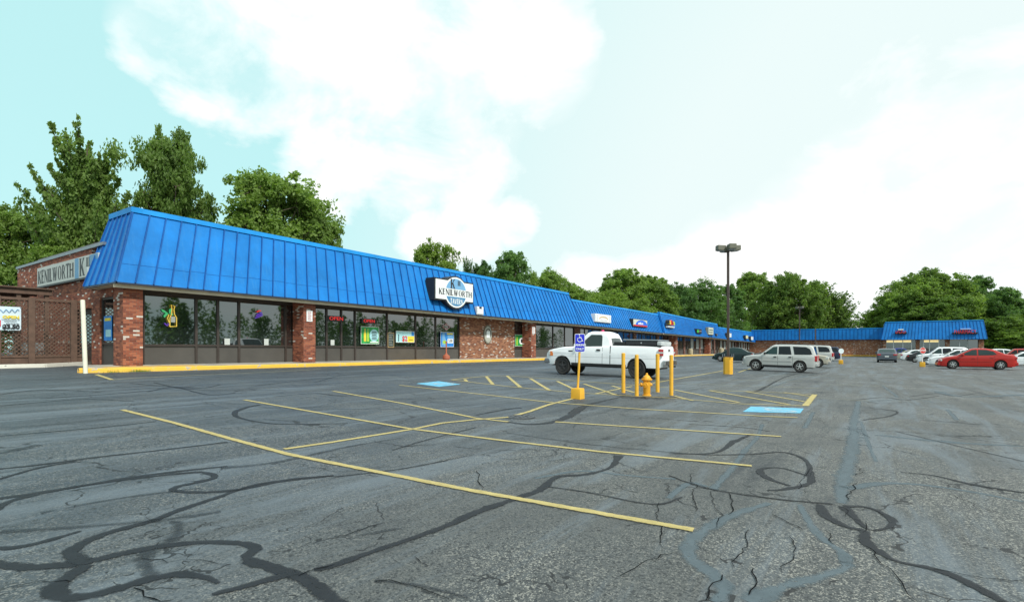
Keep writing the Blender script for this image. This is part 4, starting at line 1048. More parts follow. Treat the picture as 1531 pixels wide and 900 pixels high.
# ---------------------------------------------------------------- sidewalk furniture
p = onY(667.2, 537, 22.9); zb = g(p.x, 22.9)+HK
o = thing('ash_receptacle', 'terracotta coloured smoking receptacle with tall thin neck on the sidewalk', 'ash bin', (p.x, 22.9, zb))
hp = onY(667, 512, 22.9).z-zb
MB().lathe([(.20,0),(.24,.05),(.245,.2),(.22,.27),(.09,.36),(.045,.45),(.04,hp)], (p.x, 22.9, zb), n=24).build('urn', M_TERRA, o, smooth=True)
MB().lathe([(.05,0),(.055,.06),(.03,.08)], (p.x, 22.9, zb+hp), n=16).build('cap', M_TERRA, o, smooth=True)
for (q, lb) in (((1032.5,530.6),'round tan concrete litter bin on the sidewalk between the two far columns'), ((1078.5,529.6),'round tan concrete litter bin on the sidewalk beyond the last column')):
    p = onY(*q, 22.6); zb = g(p.x, 22.6)+HK; k = PM(p); hh = 9.0/k; rr = 3.5/k
    o = thing('litter_bin', lb, 'litter bin', (p.x, 22.6, zb), 'concrete litter bins')
    MB().lathe([(rr*.94,0),(rr,.05),(rr,hh*.8),(rr*.96,hh*.82)], (p.x, 22.6, zb), n=24).build('drum', mat('tan_concrete', (.42, .36, .24), .85), o, smooth=True)
    MB().lathe([(rr*.98,0),(rr*.9,hh*.1),(rr*.5,hh*.18)], (p.x, 22.6, zb+hh*.825), n=24).build('lid', mat('tan_lid', (.36, .31, .2), .7), o, smooth=True)

# ---------------------------------------------------------------- bollards, hydrant, sign posts
def bollard(q, ytop, lb, lean=0., m=M_YEL, r=None, nm='bollard', grp='yellow steel bollards around the hydrant', cat='bollard', wpx=5.6):
    p = G(*q); k = PM(p); h = (q[1]-ytop)/k; r = r or wpx/2/k
    o = thing(nm, lb, cat, p, grp)
    top = p+Vector((lean*CU*-1, lean*CS, h))
    MB().tube([p+Vector((0,0,-.03)), p.lerp(top, .5), top], r, 20).build('pipe', m, o, smooth=True)
    MB().lathe([(r, 0), (r*.97, r*.16), (r*.7, r*.32), (0.001, r*.42)], top, n=20).build('concrete_cap', m, o, smooth=True)
bollard((932,587), 528.6, 'yellow steel bollard at the far left of the hydrant group of four')
bollard((952,592), 531, 'yellow steel bollard nearest the camera, left beside the fire hydrant')
bollard((983.2,586), 530, 'yellow steel bollard behind the fire hydrant on its right, before the tail lamp')
bollard((1003.7,591), 531.5, 'yellow steel bollard with rusty foot, rightmost of the hydrant group')
bollard((128,558), 449.5, 'tall cream painted pipe post leaning left at the kerb corner', .10, M_CREAM, None, 'guard_post', None, 'post', 5.8)
def hydrant():
    p = G(967, 591.5); o = thing('fire_hydrant', 'yellow fire hydrant with side outlets standing among four bollards', 'fire hydrant', p)
    k = (591.5-557.5)/PM(p)/.78     # the photo's height over a .78 m hydrant
    c = (p.x, p.y, p.z); L = lambda prof: [(r*k, h*k) for r, h in prof]
    MB().lathe(L([(.15,0),(.15,.03),(.115,.035),(.115,.10),(.12,.12),(.12,.52),(.125,.54)]), c, n=28).build('barrel', M_HYD, o, smooth=True)
    MB().lathe(L([(.18,.54),(.18,.575),(.17,.58)]), c, n=28).build('bonnet_flange', M_HYD, o, smooth=True)
    MB().lathe(L([(.135,.58),(.125,.63),(.09,.68),(.045,.71),(.04,.73),(.03,.78)]), c, n=28).build('bonnet', M_HYD, o, smooth=True)
    rt = Vector((CU, -CS, 0)); fw = Vector((-CS, -CU, 0)); base = Vector(c)+Vector((0,0,.38*k))
    for d, r_, l_ in ((-rt, .07, .22), (rt, .05, .17), (fw*.8-rt*.5, .085, .21)):
        d = d.normalized(); MB().tube([base+d*.08*k, base+d*(l_-.06)*k, base+d*(l_-.055)*k, base+d*l_*k], [r_*.8*k, r_*.8*k, r_*k*1.1, r_*k*1.05], 14).build('outlet', M_HYD, o, smooth=True)
        MB().tube([base+d*l_*k, base+d*(l_+.035)*k], r_*.35*k, 5).build('outlet_nut', M_HYD, o)
    b = MB()
    for i in range(8): a = i*PI/4; b.lathe([(.012*k, .515*k), (.012*k, .60*k), (0, .60*k)], (c[0]+.155*k*math.cos(a), c[1]+.155*k*math.sin(a), c[2]), n=6)
    b.build('bolts', M_HYD, o)
hydrant()
def block_sign(q, wpx, hpx, label, name, pole_top, pole_m, lean=0.):
    """painted concrete foot with a pole; returns thing, point of the pole head"""
    p = G(*q); k = PM(p); w = wpx/k/1.28; h = hpx/k
    o = thing(name, label, 'sign', p)
    base = MB(); b = []; t = []
    for (a, c) in ((-1,-1),(1,-1),(1,1),(-1,1)): b.append(p+Vector((a*w/2, c*w/2+w*.4, -.01))); t.append(p+Vector((a*w*.47, c*w*.47+w*.4, h)))
    base.hexa(b, t); base.build('concrete_foot', M_YELC, o, bevel=w*.07, smooth=True)
    ctr = p+Vector((0, w*.4, 0)); H = (q[1]-pole_top)/k
    top = ctr+Vector((CU*lean, -CS*lean, H))
    MB().tube([ctr+Vector((0,0,h-.02)), ctr.lerp(top, .5), top], .028 if k > 30 else .045, 10).build('pole', pole_m, o, smooth=True)
    return o, ctr, top, k
o, ctr, top, k = block_sign((869.5,596.5), 20.5, 16, 'yellow foot with yellow post and blue wheelchair sign reading PARKING ONLY', 'parking_sign', 500, M_YEL, .06)
fwd = Vector((-CS, -CU, 0)); rt = Vector((CU, -CS, 0))
def facing(objs, ctr_): pass
def sign_plate(o, c, w, h, m, yaw, th=.006, rnd_=.0, name='plate', parts=None):
    """plate facing direction of yaw; local x right, z up"""
    R = Matrix.Rotation(yaw, 3, 'Z'); n = 5; P = []
    if rnd_ > 0:
        for (sx, sz, a0) in ((1,-1,-PI/2),(1,1,0),(-1,1,PI/2),(-1,-1,PI)):
            for i in range(n): t = a0+PI/2*i/(n-1); P.append((sx*(w/2-rnd_)+rnd_*math.cos(t), sz*(h/2-rnd_)+rnd_*math.sin(t)))
    else: P = [(-w/2,-h/2),(w/2,-h/2),(w/2,h/2),(-w/2,h/2)]
    d = R @ Vector((0, th, 0))
    return MB().prism([Vector(c)+R @ Vector((a, 0, b)) for a, b in P], d).build(name, m, o)
YAW = math.atan2(-CS, CU)    # local x along the camera's right
dd = 755/k
sc_ = 1.0
R3 = Matrix.Rotation(YAW, 3, 'Z')
W_, H_ = 15.2/k, 27/k
c = top+Vector((0,0,H_*.40-.05)); c = Vector((top.x, top.y, ctr.z+(596.5-512.6)/k)); c = c+R3 @ Vector((-.012, -.04, 0))
sign_plate(o, c, W_, H_, M_SIGNW, YAW, .005, .03, 'plate')
sign_plate(o, c+R3 @ Vector((0,-.003,0)), W_*.92, H_*.95, M_HBLUE, YAW, .002, .025, 'blue_face')
def yawtext(s, size, c, m, par, depth=.001, sx=1., bold=0., yaw=YAW):
    t = text(s, size, c, m, par, depth=depth, sx=sx, bold=bold); t.rotation_euler = (PI/2, 0, yaw); return t
yawtext('PARKING', H_*.175, c+R3 @ Vector((0,-.007,-H_*.12)), M_SIGNW, o, sx=.92, bold=.0015)
yawtext('ONLY', H_*.175, c+R3 @ Vector((0,-.007,-H_*.34)), M_SIGNW, o, sx=.92, bold=.0015)
sy = MB(); q0 = c+R3 @ Vector((0,-.008,H_*.24)); K = H_*.25
Q = lambda a, b: q0+R3 @ Vector((a*K, 0, b*K))
sy.tube([Q(-.05+.5*math.cos(t), -.25+.5*math.sin(t)) for t in np.linspace(2.2, 5.9, 16)], .055*K*1.3, 6)
sy.tube([Q(-.12,.55), Q(-.08,.1), Q(.32,.1), Q(.55,-.6), Q(.72,-.55)], .065*K*1.3, 6); sy.tube([Q(-.1,.35), Q(.3,.33)], .05*K, 6)
sy.tube([Q(-.13,.72), Q(-.13,.92)], .13*K, 10); sy.build('wheelchair_symbol', M_SIGNW, o)
# distant round back of a sign and the stop sign
o, ctr, top, k = block_sign((1260,544.2), 7.6, 6.2, 'yellow foot with thin white post carrying a blank round white sign, before the brick wing', 'round_sign', 522, M_WHITE)
r_ = 3.9/k; c = Vector((top.x, top.y, ctr.z+(544.2-524.8)/k))+R3 @ Vector((0,-.06,0))
MB().prism([c+R3 @ Vector((r_*math.cos(t), 0, r_*math.sin(t))) for t in np.linspace(0, 2*PI, 25)[:-1]], R3 @ Vector((0,.02,0))).build('plate', mat('sign_back', (.62, .70, .72), .4), o)
o, ctr, top, k = block_sign((1382.5,548.4), 8.8, 7.2, 'red STOP sign on a white post in a yellow foot, before the parked white cars', 'stop_sign', 524, M_WHITE)
r_ = 4.9/k; c = Vector((top.x, top.y, ctr.z+(548.4-523.9)/k))+R3 @ Vector((0,-.06,0))
MB().prism([c+R3 @ Vector((r_*math.cos(t+PI/8), 0, r_*math.sin(t+PI/8))) for t in np.linspace(0, 2*PI, 9)[:-1]], R3 @ Vector((0,.02,0))).build('plate', M_SIGNW, o)
MB().prism([c+R3 @ Vector((r_*.92*math.cos(t+PI/8), -.004, r_*.92*math.sin(t+PI/8))) for t in np.linspace(0, 2*PI, 9)[:-1]], R3 @ Vector((0,.003,0))).build('red_face', mat('stop_red', (.60, .04, .035), .4), o)
yawtext('STOP', r_*.72, c+R3 @ Vector((0,-.012,0)), M_SIGNW, o, sx=.95, bold=.006)

# ---------------------------------------------------------------- lamp posts
def lamp_post(q, block, topy, label, headw, four=True):
    p = G(*q); k = PM(p); o = thing('lamp_post', label, 'lamp post', p)
    h = (q[1]-topy)/k; hb_ = block[1]/k; w = block[0]/k/1.30
    if hb_ > 0:
        n = 8; pr = [(-1,-.55),(-.55,-1),(.55,-1),(1,-.55),(1,.55),(.55,1),(-.55,1),(-1,.55)]
        ctr = p+Vector((0, w*.45, 0))
        MB().prism([ctr+Vector((a*w/2, b*w/2, -.02)) for a, b in pr], (0,0,hb_)).build('concrete_base', M_YELC, o, bevel=.02)
        MB().box(ctr.x-.16, ctr.x+.16, ctr.y-.16, ctr.y+.16, p.z+hb_-.02, p.z+hb_+.03).build('base_plate', M_POLE, o)
        for a in (-1, 1):
            for b in (-1, 1): MB().tube([ctr+Vector((a*.22, b*.22, hb_-.03)), ctr+Vector((a*.22, b*.22, hb_+.14))], .02, 6).build('anchor_bolt', M_STEEL, o)
    else: ctr = p
    wp = 4.2/k if hb_ > 0 else .14
    MB().box(ctr.x-wp/2.6, ctr.x+wp/2.6, ctr.y-wp/2.6, ctr.y+wp/2.6, p.z+max(0, hb_-.02), p.z+h-.08).build('pole', M_POLE, o)
    L = headw/k/2
    for i, d in enumerate((Vector((1,0,0)), Vector((0,1,0)), Vector((-1,0,0)), Vector((0,-1,0)))):
        d = Matrix.Rotation(.62 if four else .98, 3, 'Z') @ d
        if not four and i % 2: continue
        s_ = Vector((-d.y, d.x, 0)); a0 = ctr+Vector((0,0,h-.02)); hw = L*.34; th = L*.50
        P0, P1 = a0+d*L*.28, a0+d*L*1.02; u_ = Vector((0,0,1))
        hd = MB().hexa([P0-s_*hw*.9-u_*th*.5, P1-s_*hw-u_*th*.35, P1+s_*hw-u_*th*.35, P0+s_*hw*.9-u_*th*.5], [P0-s_*hw*.8+u_*th*.5, P1-s_*hw*.9+u_*th*.55, P1+s_*hw*.9+u_*th*.55, P0+s_*hw*.8+u_*th*.5]).build('lamp_head', M_LAMPH, o, bevel=.03)
        MB().tube([a0-u_*.05, P0], .04, 8).build('arm', M_POLE, o)
        MB().hexa([P0+d*.06-s_*hw*.75-u_*(th*.5+.01), P1-d*.06-s_*hw*.8-u_*(th*.36+.02), P1-d*.06+s_*hw*.8-u_*(th*.36+.02), P0+d*.06+s_*hw*.75-u_*(th*.5+.01)],
                  [P0+d*.06-s_*hw*.75-u_*(th*.45), P1-d*.06-s_*hw*.8-u_*(th*.34), P1-d*.06+s_*hw*.8-u_*(th*.34), P0+d*.06+s_*hw*.75-u_*(th*.45)]).build('lens', M_LENS, hd)
lamp_post((1094.6,559.4), (16.3,26), 370.5, 'tall brown lamp post with four box heads on a yellow concrete base', 34)
lamp_post((1195.5,540), (0,0), 459.5, 'thin distant lamp post with twin heads before the blue roof of the wing', 12, False)
p = G(1219, 541); k = PM(p)
o = thing('utility_pole', 'slim dark bare pole in front of the brick wing, right of the distant lamp post', 'pole', p)
MB().tube([p, p+Vector((0,0,(541-492)/k))], [.09,.06], 8).build('shaft', M_POLE, o, smooth=True)
MB().lathe([(.16,0),(.16,.15),(.1,.2)], p, n=12).build('collar', M_POLE, o)

# ---------------------------------------------------------------- lattice fence, pergola, banner
SF = G(65, 547).y
def fence():
    zt = lambda u: onY(60, 446.5, SF).z; zb_ = g(2, SF)-.02
    o = thing('lattice_fence', 'brown wooden lattice fence with square posts left of the tavern', 'fence', (4, SF, zb_))
    Z1 = onY(60, 446.5, SF).z; cols_ = [-75, -5+0, 46.5, 109.5, 133]
    us = [U(c, SF) for c in cols_]
    for u_ in us: MB().box(u_-.10, u_+.10, SF-.11, SF+.05, zb_, Z1+.02).build('post', M_WOOD, o)
    for a, b in zip(us, us[1:]):
        if b-a < .35: continue
        a += .10; b -= .10
        MB().box(a, b, SF-.07, SF+.03, Z1-.10, Z1).build('top_rail', M_WOOD, o)
        MB().box(a, b, SF-.07, SF+.03, zb_+.35, zb_+.43).build('bottom_rail', M_WOOD, o)
        MB().box(a, b, SF-.04, SF+.0, zb_+.05, zb_+.35).build('kick_board', M_WOOD, o)
        z0, z1 = zb_+.43, Z1-.10; mb = MB(); st_ = .155; w = .022
        for sgn, off in ((1, 0), (-1, .012)):
            c_ = (a+z0 if sgn < 0 else a-z1)-st_
            lim = (b+z1 if sgn < 0 else b-z0)+st_
            while c_ < lim:      # line x = c + sgn*z
                lo = max(z0, (a-c_)/sgn if sgn > 0 else (b-c_)/sgn); hi = min(z1, (b-c_)/sgn if sgn > 0 else (a-c_)/sgn)
                if hi-lo > .03:
                    y = SF-.025+off; xa, xb = c_+sgn*lo, c_+sgn*hi
                    mb.hexa([(xa-w, y, lo), (xa+w, y, lo), (xa+w, y+.01, lo), (xa-w, y+.01, lo)], [(xb-w, y, hi), (xb+w, y, hi), (xb+w, y+.01, hi), (xb-w, y+.01, hi)])
                c_ += st_
        mb.build('lattice_panel', M_WOOD, o)
fence()
S2 = SF+1.2
zt_ = onY(20, 433.5, S2).z
o = thing('patio_canopy', 'brown timber patio canopy rising behind the lattice fence', 'canopy', (2, S2, g(2, S2)))
x0, x1 = U(-120, S2), U(78, S2)
MB().box(x0, x1, S2, S2+.06, zt_-.13, zt_+.10).build('fascia', M_WOOD, o)
MB().box(x0-.1, x1+.05, S2-.1, SF+9, zt_+.10, zt_+.15).build('roof_deck', M_WOOD, o)
for q in range(7): MB().box(x0, x1, S2+.9+q*1.1, S2+.96+q*1.1, zt_-.06, zt_+.10).build('rafter', M_WOOD, o)
for x in (x0+.3, U(29, S2), x1-.15): MB().box(x-.07, x+.07, S2+.07, S2+.2, g(x, S2)-.02, zt_-.06).build('post', M_WOOD, o)
# chairs and steel things behind the lattice are only glimpses: one stacked patio chair pair
def patio_chair(q, label):
    p = G(*q); o = thing('patio_chair', label, 'chair', p, 'patio chairs behind the lattice')
    m = mat('pale_metal', (.35, .38, .38), .4, .6); z = Vector((0,0,1))
    for a in (-.22, .22):
        for b in (-.2, .2): MB().tube([p+Vector((a,b,0)), p+Vector((a,b,.45 if b < 0 else .9))], .015, 6).build('leg', m, o)
    MB().box(p.x-.24, p.x+.24, p.y-.22, p.y+.22, p.z+.43, p.z+.46).build('seat', m, o)
    MB().box(p.x-.24, p.x+.24, p.y+.19, p.y+.22, p.z+.55, p.z+.9).build('backrest', m, o)
patio_chair((46, 543.5), 'pale metal patio chair glimpsed through the lattice, left of the post')
patio_chair((60, 543.0), 'pale metal patio chair glimpsed through the lattice, right of the post')
SBn = SF-.13
a, b = onY(-38, 456, SBn), onY(31.5, 494, SBn)
o = thing('banner', 'white vinyl banner with black $3.50 price and yellow OPEN on the lattice fence', 'banner', (a.x, SBn, b.z))
mb = MB(); n = 10
for i in range(n+1):
    for j in range(5):
        x = a.x+(b.x-a.x)*i/n; z = b.z+(a.z-b.z)*j/4; mb.v.append((x, SBn-.012*math.sin(i*1.3)*math.sin(j*.9), z))
for i in range(n):
    for j in range(4): q = i*5+j; mb.f.append((q, q+5, q+6, q+1))
mb.build('vinyl', mat('banner_vinyl', (.62, .74, .80), .5, 0, .12, 3), o, smooth=True)
W_ = b.x-a.x; H_ = a.z-b.z; X = lambda t: a.x+W_*t; Z = lambda t: b.z+H_*t; y_ = SBn-.03
text('OPEN', H_*.17, (X(.77), y_, Z(.55)), M_YPRINT, o, depth=.002, sx=1.2, bold=.008)
text('$3.50', H_*.24, (X(.77), y_, Z(.14)), M_INK, o, depth=.002, sx=1.0, bold=.012)
MB().box(X(.2), X(.545), y_, y_+.004, Z(.16), Z(.42)).build('red_block', M_RPRINT, o)
pr = MB(); pr.box(X(.56), X(.97), y_, y_+.004, Z(.44), Z(.45)); pr.box(X(.62), X(.9), y_, y_+.004, Z(.37), Z(.385))
for k in range(9): pr.box(X(.66+.034*k), X(.68+.034*k), y_, y_+.004, Z(.26), Z(.29+.015*(k % 2)))
pr.build('fine_print', M_BLACK, o)
MB().tube([(X(.5+.45*t), y_, Z(.80+.06*math.sin(t*22)+.05*t)) for t in np.linspace(0, 1, 40)], .012, 5).build('script_flourish', mat('script_blue', (.25, .42, .6)), o)
for q in ((0, 1), (1, 1), (0, 0), (1, 0)): MB().lathe([(.02,0),(.02,.01)], (X(.01+.98*q[0]), SBn-.02, Z(.03+.94*q[1])), 'y', 10).build('grommet', M_STEEL, o)

# ---------------------------------------------------------------- vehicles
def interp(P, x):
    P = sorted(P)
    if x <= P[0][0]: return P[0][1]
    for a, b in zip(P, P[1:]):
        if x <= b[0]: return a[1]+(b[1]-a[1])*(x-a[0])/max(1e-6, b[0]-a[0])
    return P[-1][1]
SPEC = {
 'sedan': dict(L=4.45, W=1.72, H=1.42, wb=2.67, xf=1.34, r=.315, zc=.20, top=[(-2.22,.60),(-2.19,.86),(-2.08,.97),(-1.55,1.02),(-1.0,.98),(.2,.93),(1.05,.91),(1.7,.80),(2.02,.68),(2.17,.56),(2.22,.42)],
   cab=[(-1.68,1.00),(-.98,1.34),(-.55,1.41),(.05,1.42),(.30,1.38),(1.12,.92)], side=[[(.86,.97),(.80,1.03),(.22,1.33),(-.02,1.345),(-.02,.96)],[(-.10,.96),(-.10,1.35),(-.55,1.33),(-.93,1.22),(-1.12,1.02),(-.9,.98)]],
   doors=[1.0,-.06,-1.0], handles=[.12,-.86], rim='alloy'),
 'suv': dict(L=4.87, W=1.85, H=1.78, wb=2.87, xf=1.50, r=.37, zc=.33, top=[(-2.43,.55),(-2.41,.95),(-2.38,1.12),(-1.5,1.14),(.8,1.10),(1.2,1.10),(1.85,1.03),(2.22,.96),(2.36,.80),(2.42,.62)],
   cab=[(-2.36,1.14),(-2.16,1.66),(-1.95,1.755),(-.6,1.78),(.25,1.765),(.45,1.70),(1.22,1.10)], side=[[(.98,1.14),(.92,1.20),(.36,1.62),(.10,1.65),(.08,1.14)],[(0,1.14),(0,1.66),(-.72,1.67),(-.84,1.14)],[(-1.02,1.15),(-.90,1.67),(-1.72,1.65),(-1.98,1.52),(-2.12,1.20),(-2.0,1.16)]],
   doors=[1.08,.04,-.92], handles=[.22,-.75], rim='alloy5', rack=True, clad=True),
 'hatch': dict(L=4.1, W=1.72, H=1.5, wb=2.55, xf=1.28, r=.31, zc=.20, top=[(-2.05,.5),(-2.03,.9),(-1.98,1.02),(-1.2,1.0),(.6,.95),(1.05,.93),(1.6,.82),(1.9,.70),(2.02,.56),(2.05,.42)],
   cab=[(-1.98,1.02),(-1.62,1.38),(-1.1,1.47),(-.2,1.5),(.25,1.46),(1.12,.94)], side=[[(.85,.99),(.78,1.04),(.2,1.38),(-.1,1.42),(-.1,.98)],[(-.18,.98),(-.18,1.42),(-.75,1.41),(-.82,.99)],[(-.92,1.0),(-.85,1.4),(-1.35,1.33),(-1.72,1.06)]],
   doors=[1.0,-.14,-.87], handles=[0,-.72], rim='alloy'),
 'truck': dict(L=5.80, W=2.0, H=1.87, wb=3.66, xf=1.93, r=.385, zc=.44, top=[(-2.90,.72),(-2.89,1.22),(-2.86,1.30),(-.56,1.30),(-.50,1.27),(.9,1.23),(1.42,1.22),(2.0,1.18),(2.50,1.09),(2.70,1.03),(2.82,.92),(2.88,.70)],
   cab=[(-.50,1.26),(-.36,1.62),(-.24,1.80),(-.05,1.865),(.55,1.87),(.72,1.82),(1.45,1.21)], side=[[(1.10,1.24),(1.02,1.32),(.70,1.60),(.52,1.74),(.02,1.74),(-.04,1.68),(-.06,1.24)]],
   doors=[1.22,-.12], handles=[.08], rim='black'),
}
def car(name, label, cat, sp, body, group=None, tinted=False, detail=True):
    S = SPEC[sp]; L, W, r, zc, wb = S['L'], S['W'], S['r'], S['zc'], S['wb']
    xw = (S['xf'], S['xf']-wb); ra = r+(.075 if sp in ('truck','suv') else .05)
    top = lambda x: interp(S['top'], x)
    def hw(x): q = abs(x/(L/2)); return W/2*(1-.07*q**4-.13*q**22)
    def body_y(x, z):
        zn = (z-zc)/max(.2, (1.0 if sp in ('sedan','hatch') else 1.2)-zc)
        return hw(x)*(1-.20*max(0, zn-.62)**2-.22*max(0, .35-zn)**2+.012*math.exp(-((zn-.70)/.05)**2))
    belt = lambda x: top(x)
    def cab_y(x, z): return hw(x)*.965-(.30 if sp != 'truck' else .20)*max(0, z-1.0)-(.03 if sp == 'truck' else 0)
    ctop = lambda x: interp(S['cab'], x)
    o = thing(name, label, cat, (0,0,0), group); _origin[o.name] = Vector((0,0,0))
    xs = set(np.linspace(-L/2, L/2, 60).round(4))
    for x0 in xw:
        for t in np.linspace(0, PI, 19): xs.add(round(x0+ra*math.cos(t), 4))
        xs.add(round(x0+ra*1.001, 4)); xs.add(round(x0-ra*1.001, 4))
    for e in (.008, .03, .07): xs.add(L/2-e); xs.add(-L/2+e)
    for p in S['top']: xs.add(max(-L/2, min(L/2, p[0])))
    xs = sorted(xs); NR = 9; rows = []
    for x in xs:
        zb = zc
        for x0 in xw:
            if abs(x-x0) < ra: zb = max(zb, r*.98+math.sqrt(ra*ra-(x-x0)**2))
        e = L/2-abs(x)
        zb = max(zb, zc+.10*max(0, 1-e/.25)**2)
        zt = top(x); zb = min(zb, zt-.03); sec = []
        for i in range(NR):
            v = i/(NR-1); z = zb+(zt-.05-zb)*v; sec.append((body_y(x, z), z))
        y1 = sec[-1][0]; sec += [(y1-.012, zt-.022), (y1-.05, zt-.002), (y1*.6, zt+.018), (0, zt+.026)]
        rows.append([(x, y, z) for y, z in sec]+[(x, -y, z) for y, z in sec[-2::-1]])
    mb = MB(); n = len(rows[0])
    for q in rows: mb.v += q
    for i in range(len(rows)-1):
        for j in range(n-1): mb.f.append((i*n+j, (i+1)*n+j, (i+1)*n+j+1, i*n+j+1))
        mb.f.append((i*n+n-1, (i+1)*n+n-1, (i+1)*n, i*n))
    mb.f.append(tuple(range(n))); mb.f.append(tuple((len(rows)-1)*n+j for j in range(n))[::-1])
    bo = mb.build('body', body, o, smooth=True)
    # cabin
    C = sorted(S['cab']); xs = sorted(set(np.linspace(C[0][0], C[-1][0], 30).round(4)) | {p[0] for p in C}); mb = MB(); rows = []
    for x in xs:
        zb = top(x)-.06; zt = max(ctop(x), zb+.02); sec = []
        for i in range(6):
            z = zb+(zt-.055-zb)*i/5 if zt-.055 > zb else zb+.001*i; sec.append((cab_y(x, max(z, top(x))), z))
        y1 = sec[-1][0]; sec += [(y1-.02, zt-.025), (y1-.07, zt-.004), (y1*.55, zt+.018), (0, zt+.026)]
        rows.append([(x, y, z) for y, z in sec]+[(x, -y, z) for y, z in sec[-2::-1]])
    n = len(rows[0])
    for q in rows: mb.v += q
    for i in range(len(rows)-1):
        for j in range(n-1): mb.f.append((i*n+j, (i+1)*n+j, (i+1)*n+j+1, i*n+j+1))
    mb.f.append(tuple(range(n))); mb.f.append(tuple((len(rows)-1)*n+j for j in range(n))[::-1])
    mb.build('cabin', body, o, smooth=True)
    gl = M_CGLASS2 if tinted else M_CGLASS
    for pi, poly in enumerate(S['side']):
        for s in (1, -1):
            m2 = MB(); P = []
            # refine outline and fan from the middle
            R = []
            for a, b in zip(poly, poly[1:]+poly[:1]):
                for k in range(4): R.append((a[0]+(b[0]-a[0])*k/4, a[1]+(b[1]-a[1])*k/4))
            c = (sum(p[0] for p in R)/len(R), sum(p[1] for p in R)/len(R))
            m2.v = [(c[0], s*(cab_y(*c)+.010), c[1])]+[(x, s*(cab_y(x, z)+.010), z) for x, z in R]+[(x, s*(cab_y(x, z)-.02), z) for x, z in R]
            k = len(R); m2.f = [(0, 1+i, 1+(i+1) % k) for i in range(k)]+[(1+i, 1+k+i, 1+k+(i+1) % k, 1+(i+1) % k) for i in range(k)]
            m2.build('side_window', M_CGLASS2 if (tinted or (sp == 'suv' and pi > 0)) else gl, o)
    def slope_glass(A, B, nm, mrg=.10):
        d = Vector((B[0]-A[0], 0, B[1]-A[1])); nrm = Vector((-d.z, 0, d.x)).normalized()
        if nrm.z < 0: nrm = -nrm
        m2 = MB(); K = 6
        for i in range(5):
            t = .07+.86*i/4; x = A[0]+d.x*t; z = A[1]+d.z*t; w_ = cab_y(x, max(z, 1.0))-mrg
            for j in range(K+1):
                y = -w_+2*w_*j/K; m2.v.append((x+nrm.x*.018, y, z+nrm.z*.018+.022*(1-(y/w_)**2)*.9))
        for i in range(4):
            for j in range(K): q = i*(K+1)+j; m2.f.append((q, q+1, q+K+2, q+K+1))
        m2.build(nm, gl, o, smooth=True)
    cc = sorted(S['cab'])
    slope_glass(cc[-1], cc[-2], 'windshield'); slope_glass(cc[0], cc[1], 'rear_window', .14 if sp != 'truck' else .24)
    # underbody
    MB().box(-L/2+.25, L/2-.3, -W/2+.29, W/2-.29, zc-.06, .75).build('underbody', M_BLACK, o)
    # strips on the flank
    def flank(x0, z0, x1, z1, w, m, nm, off=.003, par=bo):
        for s in (1, -1):
            m2 = MB(); K = max(1, int(max(abs(x1-x0), abs(z1-z0))/.12)); hor = abs(x1-x0) > abs(z1-z0)
            for i in range(K+1):
                t = i/K; x = x0+(x1-x0)*t; z = z0+(z1-z0)*t
                for dq in (-w/2, w/2):
                    a, b = (x, z+dq) if hor else (x+dq, z); m2.v.append((a, s*(body_y(a, min(b, top(a)-.05))+off), b))
                for dq in (-w/2, w/2):
                    a, b = (x, z+dq) if hor else (x+dq, z); m2.v.append((a, s*(body_y(a, min(b, top(a)-.05))-.02), b))
            for i in range(K):
                q = i*4; m2.f += [(q, q+4, q+5, q+1), (q, q+2, q+6, q+4), (q+1, q+5, q+7, q+3)]
            m2.f += [(0, 1, 3, 2), (K*4, K*4+2, K*4+3, K*4+1)]
            m2.build(nm, m, par)
    if detail:
        for xd in S['doors']: flank(xd, zc+.06, xd, top(xd)-.05, .014, M_BLACK, 'door_gap', .002)
        for xh in S['handles']: flank(xh-.09, top(xh)-.15, xh+.09, top(xh)-.15, .045 if sp in ('sedan', 'hatch') else .07, body if sp == 'sedan' else M_BLACK, 'door_handle', .03)
    flank(xw[1]+ra+.02, zc+.05, xw[0]-ra-.02, zc+.05, .10, M_BLACK if sp != 'sedan' else body, 'sill', .004)
    if sp in ('sedan', 'suv'): flank(xw[1]+ra+.08, zc+.36, xw[0]-ra-.06, zc+.36, .06, body if sp == 'sedan' else M_SILTRIM, 'rubbing_strip', .018)
    if sp == 'truck':
        flank(-.50, .5, -.50, 1.29, .035, M_BLACK, 'bed_gap', .003)
        flank(1.38, 1.03, 1.60, 1.03, .05, M_BLACK, 'badge', .008)
        flank(-2.84, .80, 2.7, .80, .012, mat('crease', (.45,.45,.45)), 'crease', .003)
        # bed load: dark cover, tool box
        MB().box(-2.80, -.58, -.90, .90, 1.285, 1.335).build('bed_cover', M_BLACK, o, bevel=.02)
        MB().box(-1.15, -.62, -.86, .86, 1.336, 1.46).build('tool_box', M_BLACK, o, bevel=.02)
        MB().box(-2.55, -1.16, -.84, .84, 1.336, 1.52).build('cargo_box', mat('cargo_black', (.03,.03,.035), .3), o, bevel=.03)
        MB().box(-2.65, -1.05, -.88, .88, 1.521, 1.57).build('cargo_lid', mat('cargo_silver', (.30,.33,.36), .35, .4), o, bevel=.02)
        MB().box(-2.78, -2.57, -.80, .80, 1.336, 1.50).build('rear_case', mat('pale_case', (.52,.55,.55), .4), o, bevel=.04)
        MB().tube([(-1.9, .85, 1.43), (-1.9, .88, 1.43)], .03, 10).build('latch', M_CHROME, o)
